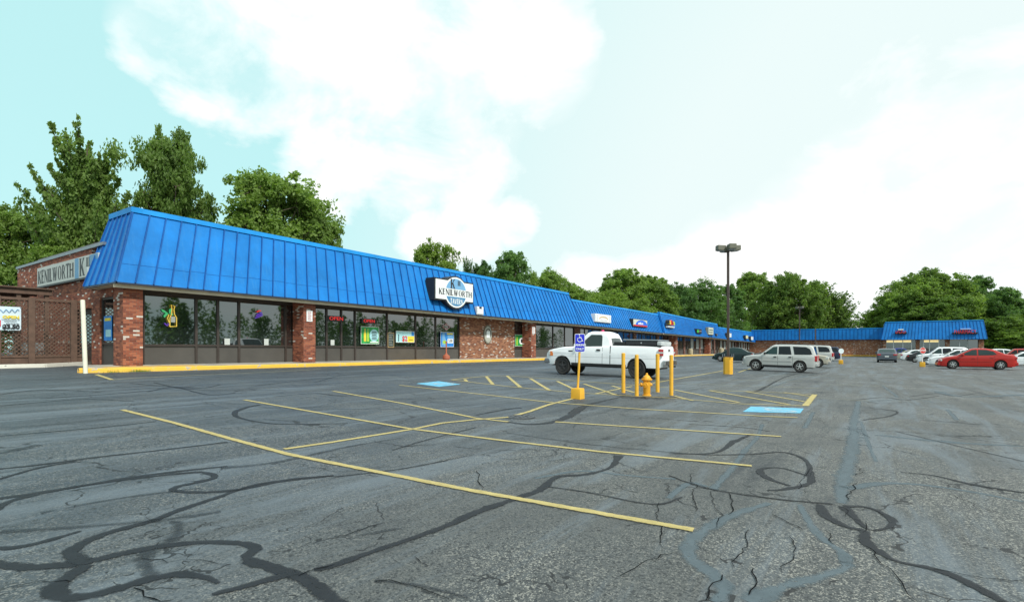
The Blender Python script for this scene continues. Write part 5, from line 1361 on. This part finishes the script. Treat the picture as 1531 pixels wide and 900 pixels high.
        # rear lamps, tailgate, bumper
        for s in (1, -1):
            t_ = MB().box(-2.905, -2.70, s*.935-.055, s*.935+.055, .93, 1.20).build('tail_light', M_RED, o, bevel=.02)
            MB().box(-2.91, -2.69, s*.935-.058, s*.935+.058, 1.03, 1.09).build('reverse_lens', M_LAMP, t_)
            MB().box(2.50, 2.70, s*.86-.11, s*.86+.10, .80, 1.02).build('headlight', M_LAMP, o, bevel=.04)
            MB().box(2.44, 2.60, s*.955-.02, s*.955+.012, .80, 1.0).build('side_marker', M_AMBER, o, bevel=.01)
        MB().box(-3.02, -2.88, -.92, .92, .55, .76).build('rear_bumper', M_CHROME, o, bevel=.03)
        MB().box(2.60, 2.94, -.93, .93, .47, .68).build('front_bumper', mat('grey_bumper', (.13,.14,.15), .5), o, bevel=.05)
        MB().box(2.62, 2.76, -.68, .68, .78, 1.0).build('grille', M_BLACK, o, bevel=.02)
        MB().box(-2.915, -2.895, -.10, .10, 1.12, 1.19).build('tailgate_handle', M_BLACK, o)
        MB().box(-3.03, -3.02, -.16, .16, .60, .73).build('number_plate', M_WHITE, o)
        MB().tube([(-3.2,0,.52),(-2.9,0,.50)], .035, 8).build('tow_hitch', M_BLACK, o)
        MB().lathe([(.07,0),(.075,.03),(.05,.07)], (.28, 0, 1.89), n=14).build('roof_beacon', mat('beacon_magenta', (.7,.03,.15), .3), o)
    else:
        zt = top(L/2-.25)
        wf = body_y(L/2-.22, zt-.1)
        for s in (1, -1):
            MB().box(L/2-.40, L/2-.10-(.0 if sp == 'suv' else .04), s*(wf-.15)-.17, s*(wf-.15)+.155, zt-.17 if sp != 'suv' else zt-.24, zt-.03).build('headlight', M_LAMP, o, bevel=.04)
            if sp == 'suv':
                MB().box(-L/2-.012, -L/2+.20, s*(hw(-L/2+.12)-.03)-.07, s*(hw(-L/2+.12)-.03)+.045, .74, 1.10).build('tail_light', M_RED, o, bevel=.03)
            else:
                MB().box(-L/2-.006, -L/2+.22, s*(hw(-L/2+.14)-.13)-.16, s*(hw(-L/2+.14)-.13)+.14, top(-L/2+.1)-.22, top(-L/2+.1)-.07).build('tail_light', M_RED, o, bevel=.03)
        MB().box(L/2-.10, L/2+.005, -.5, .5, .48 if sp != 'suv' else .62, zt-.12 if sp != 'suv' else .82).build('grille', M_BLACK, o, bevel=.02)
        MB().box(L/2-.2, L/2+.04, -hw(L/2-.2)+.03, hw(L/2-.2)-.03, zc+.05, zc+.22).build('front_bumper', body if sp != 'suv' else M_SILTRIM, o, bevel=.04)
        MB().box(-L/2-.06, -L/2+.2, -hw(-L/2+.2)+.03, hw(-L/2+.2)-.03, zc+.08, zc+.30).build('rear_bumper', body, o, bevel=.04)
        MB().box(-L/2-.07, -L/2-.055, -.17, .17, .55 if sp == 'sedan' else .62, .68 if sp == 'sedan' else .76).build('number_plate', M_WHITE, o)
    zb_ = top(S['side'][0][0][0])
    for s in (1, -1):
        x = S['side'][0][0][0]-.08; y = body_y(x, zb_-.05)
        MB().box(x-.06, x+.05, min(s*(y-.02), s*(y+.16)), max(s*(y-.02), s*(y+.16)), zb_+.0, zb_+.15 if sp != 'truck' else zb_+.24).build('mirror', M_BLACK if sp in ('truck','suv') else body, o, bevel=.03)
    if S.get('rack'):
        for s in (1, -1):
            y = cab_y(-.8, 1.75)-.14; MB().tube([(.1, s*y, 1.785), (0, s*y, 1.83), (-1.7, s*y, 1.83), (-1.85, s*y, 1.78)], .018, 6).build('roof_rail', M_BLACK, o)
    # wheels
    tw = .20 if sp in ('sedan', 'hatch') else .25
    for x0 in xw:
        for s in (1, -1):
            yc = s*(body_y(x0, r+ra)-.015-tw/2)
            w_ = MB().lathe([(r*.60,-tw/2+.03),(r*.70,-tw/2+.005),(r*.90,-tw/2),(r*.98,-tw/2+.03),(r,-tw/2+.06),(r,tw/2-.06),(r*.98,tw/2-.03),(r*.90,tw/2),(r*.70,tw/2-.005),(r*.60,tw/2-.03)], (x0, yc, r), 'y', 30).build('wheel', M_RUBBER, o, smooth=True)
            rm = M_RIMB if S['rim'] == 'black' else M_RIM; yo = yc+s*(tw/2-.035); ri = r*.62
            q = MB(); k = len(q.v)
            # rim ring
            nn = 30
            for (rr, dy) in ((ri, .03), (ri*.93, .034), (ri*.88, .0), (ri*.86, -.06)):
                for j in range(nn): t = 2*PI*j/nn; q.v.append((x0+rr*math.cos(t), yo+s*dy, r+rr*math.sin(t)))
            for a in range(3):
                for j in range(nn): q.f.append((a*nn+j, a*nn+(j+1) % nn, (a+1)*nn+(j+1) % nn, (a+1)*nn+j))
            ns = 5 if S['rim'] != 'alloy' else 6
            for a in range(ns):
                t = 2*PI*a/ns+.3; d = Vector((math.cos(t), 0, math.sin(t))); e = Vector((-math.sin(t), 0, math.cos(t))); c = Vector((x0, yo, r)); N_ = Vector((0, s, 0))
                w1, w2 = ri*.17, ri*.12
                q.hexa([c+d*ri*.1-e*w1-N_*.01, c+d*ri*.9-e*w2-N_*.01, c+d*ri*.9+e*w2-N_*.01, c+d*ri*.1+e*w1-N_*.01], [c+d*ri*.1-e*w1*.9+N_*.02, c+d*ri*.9-e*w2*.9+N_*.018, c+d*ri*.9+e*w2*.9+N_*.018, c+d*ri*.1+e*w1*.9+N_*.02])
            q.lathe([(ri*.24, -.02), (ri*.24, .026), (ri*.14, .032)] if s > 0 else [(ri*.14, -.032), (ri*.24, -.026), (ri*.24, .02)], (x0, yo, r), 'y', 16)
            q.build('rim', rm, w_, smooth=True, fix=True)
            MB().lathe([(ri*.92, -.03), (ri*.92, -.02)], (x0, yo-s*.02, r), 'y', 20).build('brake_disc', M_RIMB, w_)
    return o, S
M_SILTRIM = paint('grey_trim_paint', (.34, .34, .33))
def wheel_px(P): d = depth(P); return CX+F*(P[0]*CU-P[1]*CS)/d
def place(o, S, q, qx, h0, hpx=None, scale=None, end='front', near=1):
    """put the near wheel named by `end` on the ground at pixel q; turn the car so its other near wheel falls in column qx"""
    P = G(*q); k = PM(P); sh = scale or hpx/k/S['H']; s = sh
    yw = near*(S['W']/2-.02)
    xa = S['xf'] if end == 'front' else S['xf']-S['wb']; xb = S['xf']-S['wb'] if end == 'front' else S['xf']
    a = math.radians(h0); R = Matrix.Rotation(a, 3, 'Z')
    if qx and not scale:
        best = None
        for i in range(-16, 13):
            t = sh*(1+i*.01); O = P-R @ Vector((xa, yw, 0))*t; e = abs(wheel_px(O+R @ Vector((xb, yw, 0))*t)-qx)
            if best is None or e < best[0]: best = (e, t)
        s = best[1]
    elif qx:
        best = None
        for i in range(-30, 31):
            a2 = math.radians(h0+i*.5); R2 = Matrix.Rotation(a2, 3, 'Z'); O = P-R2 @ Vector((xa, yw, 0))*s; e = abs(wheel_px(O+R2 @ Vector((xb, yw, 0))*s)-qx)
            if best is None or e < best[0]: best = (e, a2)
        a = best[1]; R = Matrix.Rotation(a, 3, 'Z')
    O = P-R @ Vector((xa, yw, 0))*s
    e = (wheel_px(O+R @ Vector((xb, yw, 0))*s)-qx) if qx else 0
    # rest all wheels on the sloping lot
    z = lambda x, y: (lambda v: g(v.x, v.y))(Vector((O.x, O.y, 0))+R @ Vector((x, y, 0))*s)
    zf = (z(S['xf'], .8)+z(S['xf'], -.8))/2; zr = (z(S['xf']-S['wb'], .8)+z(S['xf']-S['wb'], -.8))/2
    zl = (z(S['xf'], .8)+z(S['xf']-S['wb'], .8))/2; zR = (z(S['xf'], -.8)+z(S['xf']-S['wb'], -.8))/2
    pit = -math.atan2(zf-zr, S['wb']*s); rol = math.atan2(zl-zR, 1.6*s)
    o.location = (O.x, O.y, zf+(zr-zf)*(S['xf']/S['wb'])); o.rotation_euler = (rol, pit, a); o.scale = (s, s, sh)
    print('CAR', o.name, 'scale %.2f %.2f head %.0f err %.1f at %.1f %.1f' % (s, sh, math.degrees(a), e, O.x, O.y))
PW = paint('white_car_paint', (.84, .85, .86)); PS = paint('silver_car_paint', (.50, .50, .48), .35); PT = paint('champagne_car_paint', (.46, .42, .34), .3)
PR = paint('red_car_paint', (.44, .014, .008)); PG = paint('dark_green_car_paint', (.012, .032, .034), .2); PB = paint('blue_car_paint', (.012, .02, .25), .2)
PN = paint('navy_car_paint', (.02, .028, .06), .2); PK = paint('black_car_paint', (.02, .02, .022), .1); PGR = paint('grey_car_paint', (.085, .10, .12), .4); PM2 = paint('maroon_suv_paint', (.42, .03, .02))
GRP = 'vehicles parked in the lot'
o, S = car('pickup_truck', 'white pickup truck with black wheels and a dark covered bed, parked beside the yellow bollards', 'truck', 'truck', PW); place(o, S, (840,559.8), 950.5, 92, hpx=64.5)
o, S = car('parked_suv', 'silver SUV seen side on, just right of the tall lamp post base', 'suv', 'suv', PS, GRP); place(o, S, (1129.3,554), 1195, 90, hpx=39.5)
o, S = car('parked_sedan', 'dark green sedan partly hidden behind the yellow lamp post base', 'car', 'sedan', PG, GRP); place(o, S, (1076.3,540.5), 1110, 90, hpx=21.5)
o, S = car('parked_suv', 'dark wagon with pale roof line right behind the nose of the silver SUV', 'suv', 'suv', PK, GRP, True); place(o, S, (1136,543), 1172, 90, hpx=26)
o, S = car('parked_suv', 'dark grey SUV farthest back behind the silver SUV, only its roof rack showing', 'suv', 'suv', PGR, GRP, True); place(o, S, (1150,541.5), 1186, 90, hpx=26.5)
o, S = car('parked_suv', 'champagne SUV facing right with its front wheel behind the tail of the silver SUV', 'suv', 'suv', PT, GRP); place(o, S, (1223,549.3), 1172, -90, hpx=31, near=-1)
o, S = car('parked_suv', 'silver SUV behind the champagne one, showing a rear side window and red tail lamp', 'suv', 'suv', PS, GRP, True); place(o, S, (1229,544.5), 1194, 90, hpx=28, end='rear')
o, S = car('parked_suv', 'navy blue SUV last in the left row, tail towards the round white sign', 'suv', 'suv', PN, GRP, True); place(o, S, (1244,539.5), 1218, 90, hpx=21, end='rear')
o, S = car('moving_sedan', 'dark grey sedan seen from behind, driving away between the parked rows', 'car', 'sedan', PGR); place(o, S, (1311,541.5), None, math.degrees(math.atan2(CU-.71*CS, CS+.71*CU)), hpx=20.5, end='rear', near=1)
o, S = car('parked_hatchback', 'bright blue hatchback at the far end of the right row', 'car', 'hatch', PB, GRP); place(o, S, (1336,536.2), 1362, -90, hpx=15.6, end='rear', near=-1)
o, S = car('parked_sedan', 'champagne sedan beside the blue hatchback', 'car', 'sedan', PT, GRP); place(o, S, (1350,538), 1376, -90, hpx=14.5, end='rear', near=-1)
o, S = car('parked_sedan', 'white sedan with red tail lamps between the champagne and black cars', 'car', 'sedan', PW, GRP); place(o, S, (1358,539.5), 1386, -90, hpx=16.5, end='rear', near=-1)
o, S = car('parked_sedan', 'black sedan, tail out, left of the STOP sign', 'car', 'sedan', PK, GRP); place(o, S, (1368,542), 1399, -90, hpx=17.5, end='rear', near=-1)
o, S = car('parked_sedan', 'silver sedan seen above the hood of the white SUV', 'car', 'sedan', PS, GRP); place(o, S, (1394,540.5), 1424, 90, hpx=19)
o, S = car('parked_suv', 'white SUV behind the STOP sign, nose to the left', 'suv', 'suv', PW, GRP); place(o, S, (1385,545), 1433, 90, hpx=26)
o, S = car('parked_sedan', 'white sedan squeezed between the red sedan and the white SUV', 'car', 'sedan', PW, GRP); place(o, S, (1406,548), 1466, 90, hpx=25.5)
o, S = car('parked_sedan', 'red sedan nearest in the right row, seen side on', 'car', 'sedan', PR, GRP); place(o, S, (1425,551.5), 1496.5, 90, hpx=30.5)
o, S = car('parked_sedan', 'small white car roof just visible behind the red sedan', 'car', 'hatch', PW, GRP); place(o, S, (1470,541), 1502, 90, hpx=19.3)
o, S = car('parked_suv', 'red SUV at the right photo edge, behind the white sedan', 'suv', 'suv', PM2, GRP, True); place(o, S, (1502,542.5), 1541, 90, hpx=21)
o, S = car('parked_sedan', 'white sedan cut by the right photo edge, behind the tail of the red sedan', 'car', 'sedan', PW, GRP); place(o, S, (1509,547.5), 1563, 90, hpx=21.3)

# ---------------------------------------------------------------- trees
def fastmesh(name, V, Q):
    me = bpy.data.meshes.new(name); V = np.asarray(V, np.float32); Q = np.asarray(Q, np.int32)
    me.vertices.add(len(V)); me.vertices.foreach_set('co', V.ravel()); me.loops.add(Q.size); me.loops.foreach_set('vertex_index', Q.ravel())
    me.polygons.add(len(Q)); me.polygons.foreach_set('loop_start', np.arange(0, Q.size, 4, dtype=np.int32)); me.polygons.foreach_set('loop_total', np.full(len(Q), 4, np.int32))
    me.update(calc_edges=True); return me
def leaf_quads(C, size, rng, up=.35, out=None, outw=.6):
    """one folded-free rhombic leaf at every point of C"""
    n = len(C); N_ = rng.normal(size=(n, 3)); N_[:, 2] += up
    if out is not None: N_ += out*outw
    N_ /= np.linalg.norm(N_, axis=1)[:, None]
    A = np.cross(N_, rng.normal(size=(n, 3))); A /= np.linalg.norm(A, axis=1)[:, None]; B = np.cross(N_, A)
    s = (size*rng.uniform(.6, 1.35, n))[:, None]
    V = np.stack([C-A*s*.5, C+B*s*.30, C+A*s*.5, C-B*s*.30], 1).reshape(-1, 3)
    return V, np.arange(4*n).reshape(-1, 4)
def tree_meshes(seed, kind='round', n=16000, leaf=.30, H=10., R=4.2, low=.16):
    rng = np.random.default_rng(seed); pts = []; outs = []; limbs = MB()
    trunk_top = H*(.9 if kind != 'round' else .62)
    limbs.tube([(0,0,-.3), (0,0,H*.1), (rng.normal(0,.1), rng.normal(0,.1), H*.35), (rng.normal(0,.2), rng.normal(0,.2), trunk_top)], [.30,.23,.17,.04], 8)
    def cluster(c, sig, m, o_):
        d = rng.normal(size=(m, 3)); d /= np.linalg.norm(d, axis=1)[:, None]; rr = rng.uniform(0, 1, m)**.6*1.15
        p = c+d*rr[:, None]*np.array([sig, sig, sig*.82]); pts.append(p); outs.append(d*.5+o_)
    if kind == 'round':
        nl = 20; lobes = []
        for i in range(nl):
            z = low+(.93-low)*((i+.5)/nl)**.85; f = math.sin(PI*min(1, (z-low+.10)/(1.08-low)))**.6
            a = i*2.399+rng.uniform(-.5, .5); rr = R*f*rng.uniform(.35, .66); lr = R*rng.uniform(.24, .42)*(1-.40*max(0, z-.6))
            lobes.append((np.array([rr*math.cos(a), rr*math.sin(a), H*z]), lr))
        for c, lr in lobes:
            base = (0, 0, max(H*.12, c[2]*.55)); limbs.tube([base, (c[0]*.5, c[1]*.5, (base[2]+c[2])/2+.1), tuple(c)], [.10, .06, .02], 5)
            nc = 34
            for j in range(nc):
                d = rng.normal(size=3); d[2] += .35; d /= np.linalg.norm(d); q = c+d*lr*rng.uniform(.45, 1.25)*np.array([1, 1, .85])
                cluster(q, lr*rng.uniform(.16, .42), max(5, int(n/(nl*nc)*rng.uniform(.5, 1.5))), d)
                if rng.random() < .12: limbs.tube([tuple(c), tuple(q)], [.025, .008], 4)
    else:   # open crown of rising branches, leaves strung along them
        nb = 64
        for i in range(nb):
            z0 = H*(low+(.80-low)*(i/nb)**.95); a = i*2.399+rng.uniform(-.3, .3); ln = R*(1.10-.58*(i/nb)**1.6)*rng.uniform(.7, 1.15); rise = rng.uniform(.25, .70)+.35*(i/nb)
            P = [np.array([math.cos(a)*ln*t, math.sin(a)*ln*t, z0+ln*rise*t**1.5]) for t in np.linspace(0, 1, 7)]
            limbs.tube([tuple(p) for p in P], [.06*(1-.12*k) for k in range(7)], 4)
            nc_ = 16
            for k in range(nc_):
                tt = .22+.80*(k/(nc_-1)); q_ = np.array([math.cos(a)*ln*tt, math.sin(a)*ln*tt, z0+ln*rise*tt**1.5])
                sg = ln*(.15*(1-tt)+.06)*rng.uniform(.7, 1.3)
                cluster(q_+rng.normal(0, ln*.035, 3)+np.array([0, 0, -sg*.3]), sg, int(n/(nb*nc_)*rng.uniform(.5, 1.4)*(.45+1.1*(1-tt))), np.array([math.cos(a), math.sin(a), .3]))
        for i in range(40):
            cluster(np.array([rng.normal(0, R*.2), rng.normal(0, R*.2), H*rng.uniform(low, .9)]), R*.22, int(n*.006), np.zeros(3))
    C = np.concatenate(pts); O_ = np.concatenate(outs); C[:, 2] *= H/C[:, 2].max()
    V, Q = leaf_quads(C, leaf, rng, out=O_); me = fastmesh('crown', V, Q)
    t = MB(); t.v = limbs.v; t.f = limbs.f; to = t.build('trunk', M_BARK, local=True, smooth=True); tm = to.data; bpy.data.objects.remove(to)
    W = np.percentile(np.abs(C[:, 0]), 98)
    return me, tm, float(W)
VAR = {'a': tree_meshes(1, n=44000, leaf=.22), 'b': tree_meshes(2, n=40000, leaf=.22, R=3.6, low=.2), 'c': tree_meshes(3, n=50000, leaf=.21, R=4.8, low=.10),
       'd': tree_meshes(4, n=42000, leaf=.22, R=4.0), 's': tree_meshes(5, 'spire', n=40000, leaf=.24, R=3.4, low=.12), 't': tree_meshes(6, 'spire', n=15000, leaf=.24, R=3.0, low=.2),
       'n': tree_meshes(11, n=60000, leaf=.20, R=4.2, low=.10), 'm': tree_meshes(12, 'spire', n=70000, leaf=.21, R=3.6, low=.10)}
_lm = {}
def leafcopy(v, m):
    if (v, m.name) not in _lm:
        me = VAR[v][0].copy(); me.materials.clear(); me.materials.append(m); _lm[(v, m.name)] = me
    return _lm[(v, m.name)]
def tree(v, pxc, top, wpx, dist, label, m=None, group='trees behind the shops', rot=None, name='tree'):
    """crown centre column, top row and crown width in the photograph, at a chosen depth"""
    m = m or M_LEAF; d = ray(pxc, 500); t = dist; rr_ = (pxc-CX)/F
    if 640 < pxc < 1127: t = max(t, 41/(CU-CS*rr_))
    elif pxc >= 1127: t = max(t, 162/(CS+CU*rr_))
    X, Y = d[0]*t, d[1]*t; gz = g(X, Y); H = CZ+(HY-top)/F*t-gz; W = wpx/F*t/2
    o = thing(name, label, 'tree', (X, Y, gz), group); sz = H/10.; sx = W/VAR[v][2]
    o.scale = (sx, sx, sz); o.rotation_euler.z = rot if rot is not None else (pxc*1.7) % 6.28
    for nm, me in (('crown', leafcopy(v, m)), ('trunk', VAR[v][1])):
        c = bpy.data.objects.new(nm, me); COL.objects.link(c); c.parent = o
    return o
T_ = [
 ('n',26,303,120,44,'dark bushy tree at the far left behind the patio canopy',M_LEAF), ('n',88,352,90,40,'low bright green bush-like tree between the far left tree and the brick wall',M_LEAFL),
 ('m',128,189,112,42,'tall open tree with upswept feathery branches, highest on the left',M_LEAF),
 ('n',254,181,104,46,'tall pointed tree directly behind the corner of the blue roof',M_LEAF), ('n',200,345,100,50,'low tree filling the gap behind the roof corner',M_LEAFL), ('n',300,372,90,50,'low light green tree between the two tall trees behind the roof',M_LEAFL),
 ('n',410,247,165,52,'broad round topped tree right of the pointed pair behind the roof',M_LEAF), ('n',478,318,85,52,'lower right shoulder tree of the broad tree behind the roof',M_LEAF),
 ('a',648,357,74,62,'lone light green tree rising just above the blue ridge left of the tavern sign',M_LEAFL),
 ('t',700,384,22,75,'thin dark wispy tree right of the tavern sign',M_LEAFD), ('b',722,390,46,75,'small dark tree between the wispy one and the taller dark one',M_LEAFD), ('d',764,372,72,75,'dark tree highest above the ridge right of the tavern sign',M_LEAFD),
 ('a',812,398,70,80,'mid green tree descending from the dark tree',M_LEAF), ('c',850,412,75,82,'spreading green tree above the end of the high roof section',M_LEAF), ('a',862,434,80,76,'light green lower tree above the roof step',M_LEAFL),
 ('d',930,399,90,105,'tall green tree left of the middle of the wood',M_LEAF), ('c',900,430,80,92,'light green tree low behind the second roof section',M_LEAFL), ('b',975,411,70,110,'green tree with a flat top in the middle of the wood',M_LEAF),
 ('a',1012,420,60,115,'dark green tree above the stepped-forward roof',M_LEAFD), ('c',1050,416,75,120,'dark wide tree left of the lamp post',M_LEAFD), ('b',1085,424,55,118,'dark tree directly behind the lamp post',M_LEAFD),
 ('d',1126,404,66,128,'tall tree right of the lamp post',M_LEAF), ('b',1160,420,60,126,'lower tree between the two tall ones right of the lamp post',M_LEAF), ('a',1186,404,74,130,'tall tree with full crown in the right part of the wood',M_LEAF),
 ('t',1219,419,58,150,'thin see-through tree with sky showing, second from the wood end',M_LEAFL), ('t',1250,434,52,150,'last open tree at the right end of the wood',M_LEAF), ('b',1232,462,70,155,'low dense tree under the see-through ones',M_LEAFD),
 ('t',1303,462,46,165,'small pale scraggly tree left of the big round tree',M_LEAFL), ('a',1330,470,60,160,'low tree at the left foot of the big round tree',M_LEAF),
 ('d',1386,401,84,158,'big round tree, highest above the farthest shop roof',M_LEAF), ('a',1366,412,80,154,'left front crown of the big round tree group',M_LEAF), ('b',1408,408,76,156,'right front crown of the big round tree group',M_LEAF), ('d',1392,440,90,146,'lower middle tree in front of the big round tree',M_LEAF), ('a',1350,425,70,162,'outer left crown of the big round tree group, set behind',M_LEAF), ('d',1425,425,80,165,'right shoulder tree of the big round tree',M_LEAFD),
 ('b',1462,411,56,170,'narrow dark tree right of the big round tree',M_LEAFD), ('a',1488,444,60,160,'light yellow green tree near the right photo edge',M_LEAFL), ('d',1511,428,60,150,'dark green tree at the right photo edge with pointed top',M_LEAFD),
 ('c',1490,470,90,140,'low spreading tree right of the farthest shop',M_LEAF), ('a',1545,446,70,150,'tree cut by the right photo edge',M_LEAF), ('c',1525,490,70,132,'low shrubby light tree at the right photo edge behind the red SUV',M_LEAFL),
]
for v, c_, tp, w_, ds, lb, m_ in T_: tree(v, c_, tp, w_, ds, lb, m_)
# closed woodland behind, and the wood across the road that the windows mirror
def wood(name, label, path, width, hmin, hmax, n, leaf, m, seed):
    rng = np.random.default_rng(seed); P = [Vector(p) for p in path]; pts = []
    L = [(b-a).length for a, b in zip(P, P[1:])]; tot = sum(L); nc = int(tot/3.2)*3
    for i in range(nc):
        t = rng.uniform(0, tot); k = 0
        while t > L[k] and k < len(L)-1: t -= L[k]; k += 1
        a = P[k].lerp(P[k+1], t/L[k]); h = rng.uniform(hmin, hmax); r = rng.uniform(1.8, 3.6)
        c = np.array([a.x+rng.normal(0, width), a.y+rng.normal(0, width), 0]); m_ = int(n/nc)
        d = rng.normal(size=(m_, 3)); d /= np.linalg.norm(d, axis=1)[:, None]; u = rng.uniform(0, 1, m_)**.4; zz = rng.uniform(0, 1, m_)**.7
        taper = np.sqrt(np.clip(1.02-zz**2.2, 0, 1)); p = c+d*np.array([1, 1, 0])*(r*u*taper)[:, None]; p[:, 2] = g(c[0], c[1])+zz*h+rng.normal(0, .2, m_); pts.append(p)
    C = np.concatenate(pts); V, Q = leaf_quads(C, leaf, rng); me = fastmesh(name, V, Q); me.materials.append(m)
    o = bpy.data.objects.new(name, me); COL.objects.link(o); tag(o, label, 'woodland', kind='stuff')
def W(pxc, t): d = ray(pxc, 500); return (d[0]*t, d[1]*t, 0)
wood('woodland', 'dense green undergrowth and wood closing the view behind the shops', [W(690, 84), W(800, 92), W(950, 125), W(1050, 178), W(1100, 200), W(1225, 175), W(1262, 178)], 3.0, 5, 11.5, 60000, .55, M_LEAFD, 21)
wood('woodland', 'dense green thicket behind and right of the farthest shop', [W(1318, 172), W(1400, 172), W(1480, 150), W(1570, 128)], 3.0, 3, 8, 26000, .5, M_LEAFD, 22)
wood('woodland', 'green thicket behind the patio at the left photo edge', [W(-20, 46), W(60, 48), W(140, 50), W(260, 56), W(420, 60)], 1.5, 3, 6, 16000, .3, M_LEAF, 24)
wood('woodland', 'wood across the road behind the camera, mirrored in the shop windows', [(12, -52, 0), (60, -60, 0), (120, -64, 0), (200, -66, 0)], 2.5, 6, 12.0, 50000, .6, M_LEAFD, 23)

# ---------------------------------------------------------------- sky, sun, camera
SUN_EL, SUN_DIR = math.radians(46), Vector((-.30, -1, 0)).normalized()
w = bpy.data.worlds.new('World'); SC.world = w; w.use_nodes = True; nt = w.node_tree; L = nt.links
bg = nt.nodes['Background']; STR = .12; bg.inputs['Strength'].default_value = STR
sky = N(nt, 'ShaderNodeTexSky', sky_type='NISHITA'); sky.sun_disc = False; sky.sun_elevation = SUN_EL
sky.sun_rotation = math.atan2(SUN_DIR.x, SUN_DIR.y); sky.air_density = 1.2; sky.dust_density = 2.5; sky.ozone_density = 1.0
tc = N(nt, 'ShaderNodeTexCoord'); D = tc.outputs['Generated']
def dotw(v):
    n = N(nt, 'ShaderNodeVectorMath', operation='DOT_PRODUCT'); L.new(D, n.inputs[0]); n.inputs[1].default_value = v; return n.outputs['Value']
S_ = 1/STR
cyan = (.45*S_, .755*S_, .75*S_); milk = (.69*S_, .775*S_, .77*S_); white = (.92*S_, .91*S_, .90*S_)
base = mixc(nt, .12, cyan, sky.outputs[0])
# air grows milky towards the right-hand horizon
f = dotw(Vector(ray(1500, 430)).normalized()); fr = ramp(nt, f, [(.40, (0, 0, 0)), (.88, (1, 1, 1))])
base = mixc(nt, math_(nt, 'MULTIPLY', fr.outputs[0], .93), base, milk)
mp = N(nt, 'ShaderNodeMapping'); L.new(D, mp.inputs[0]); mp.inputs['Scale'].default_value = (1, 1, 1.6)
n1 = noise(nt, mp.outputs[0], 5.5, 9, .60, .3); n2 = noise(nt, mp.outputs[0], 2.2, 5, .55, .2)
blobs = [((560,20),.21),((700,60),.17),((790,90),.12),((690,170),.13),((600,235),.12),((500,245),.10),((690,250),.09),((420,60),.16),((300,40),.11),((230,60),.06),((300,110),.07),((380,150),.07),
         ((700,345),.08),((640,352),.06),((770,335),.05),((1420,330),.22),((1300,390),.18),((1180,400),.12),((1080,420),.10),((1500,300),.2),((980,450),.10),((880,440),.08),((1180,460),.14)]
acc = None
for (q, rad) in blobs:
    v = Vector(ray(*q)).normalized(); d = dotw(v)
    # 1 at the middle, 0 at the rim
    e = math_(nt, 'MULTIPLY_ADD', d, 1/(1-math.cos(rad)), -math.cos(rad)/(1-math.cos(rad)))
    acc = e if acc is None else math_(nt, 'MAXIMUM', acc, e)
acc = math_(nt, 'MINIMUM', math_(nt, 'MAXIMUM', acc, -1.5), .55)
m_ = math_(nt, 'ADD', acc, math_(nt, 'MULTIPLY_ADD', n1.outputs[0], 4.0, -1.95))
cm = ramp(nt, m_, [(-.0, (0, 0, 0)), (.35, (.35, .35, .35)), (1., (1, 1, 1))])
# scattered cloud over the unseen rest of the dome, whitened to cut the cyan cast
rest = ramp(nt, n2.outputs[0], [(.42, (0, 0, 0)), (.62, (1, 1, 1))])
away = ramp(nt, dotw((CS, CU, 0)), [(.35, (1, 1, 1)), (.55, (0, 0, 0))])
c2 = math_(nt, 'MULTIPLY', rest.outputs[0], away.outputs[0])
thin = math_(nt, 'MULTIPLY', ramp(nt, math_(nt, 'ADD', acc, math_(nt, 'MULTIPLY_ADD', n2.outputs[0], 3, -1.5)), [(-.0, (0, 0, 0)), (1., (1, 1, 1))]).outputs[0], .55)
thin = math_(nt, 'MAXIMUM', thin, 0)
col = mixc(nt, thin, base, white)
col = mixc(nt, math_(nt, 'MULTIPLY', cm.outputs[0], .96), col, white)
col = mixc(nt, math_(nt, 'MULTIPLY', c2, .8), col, white)
L.new(col, bg.inputs['Color'])
ld = bpy.data.lights.new('sun', 'SUN'); ld.energy = 3.1; ld.angle = math.radians(5); ld.color = (1., .96, .90)
lo = bpy.data.objects.new('sun', ld); COL.objects.link(lo)
sd = Vector((SUN_DIR.x*math.cos(SUN_EL), SUN_DIR.y*math.cos(SUN_EL), math.sin(SUN_EL)))
lo.rotation_euler = sd.to_track_quat('Z', 'Y').to_euler()
cam = bpy.data.cameras.new('camera'); co = bpy.data.objects.new('camera', cam); COL.objects.link(co); SC.camera = co
co.location = (0, 0, CZ); co.rotation_euler = (PI/2, 0, -math.atan2(CS, CU))
cam.sensor_width = 36; cam.lens = 36*F/1531; cam.shift_y = (HY-450)/1531; cam.clip_end = 4000; cam.clip_start = .05
SC.view_settings.view_transform = 'Standard'; SC.view_settings.look = 'None'; SC.view_settings.exposure = .35; SC.view_settings.gamma = 1
SC.cycles.max_bounces = 6; SC.cycles.transparent_max_bounces = 12; SC.cycles.use_denoising = True
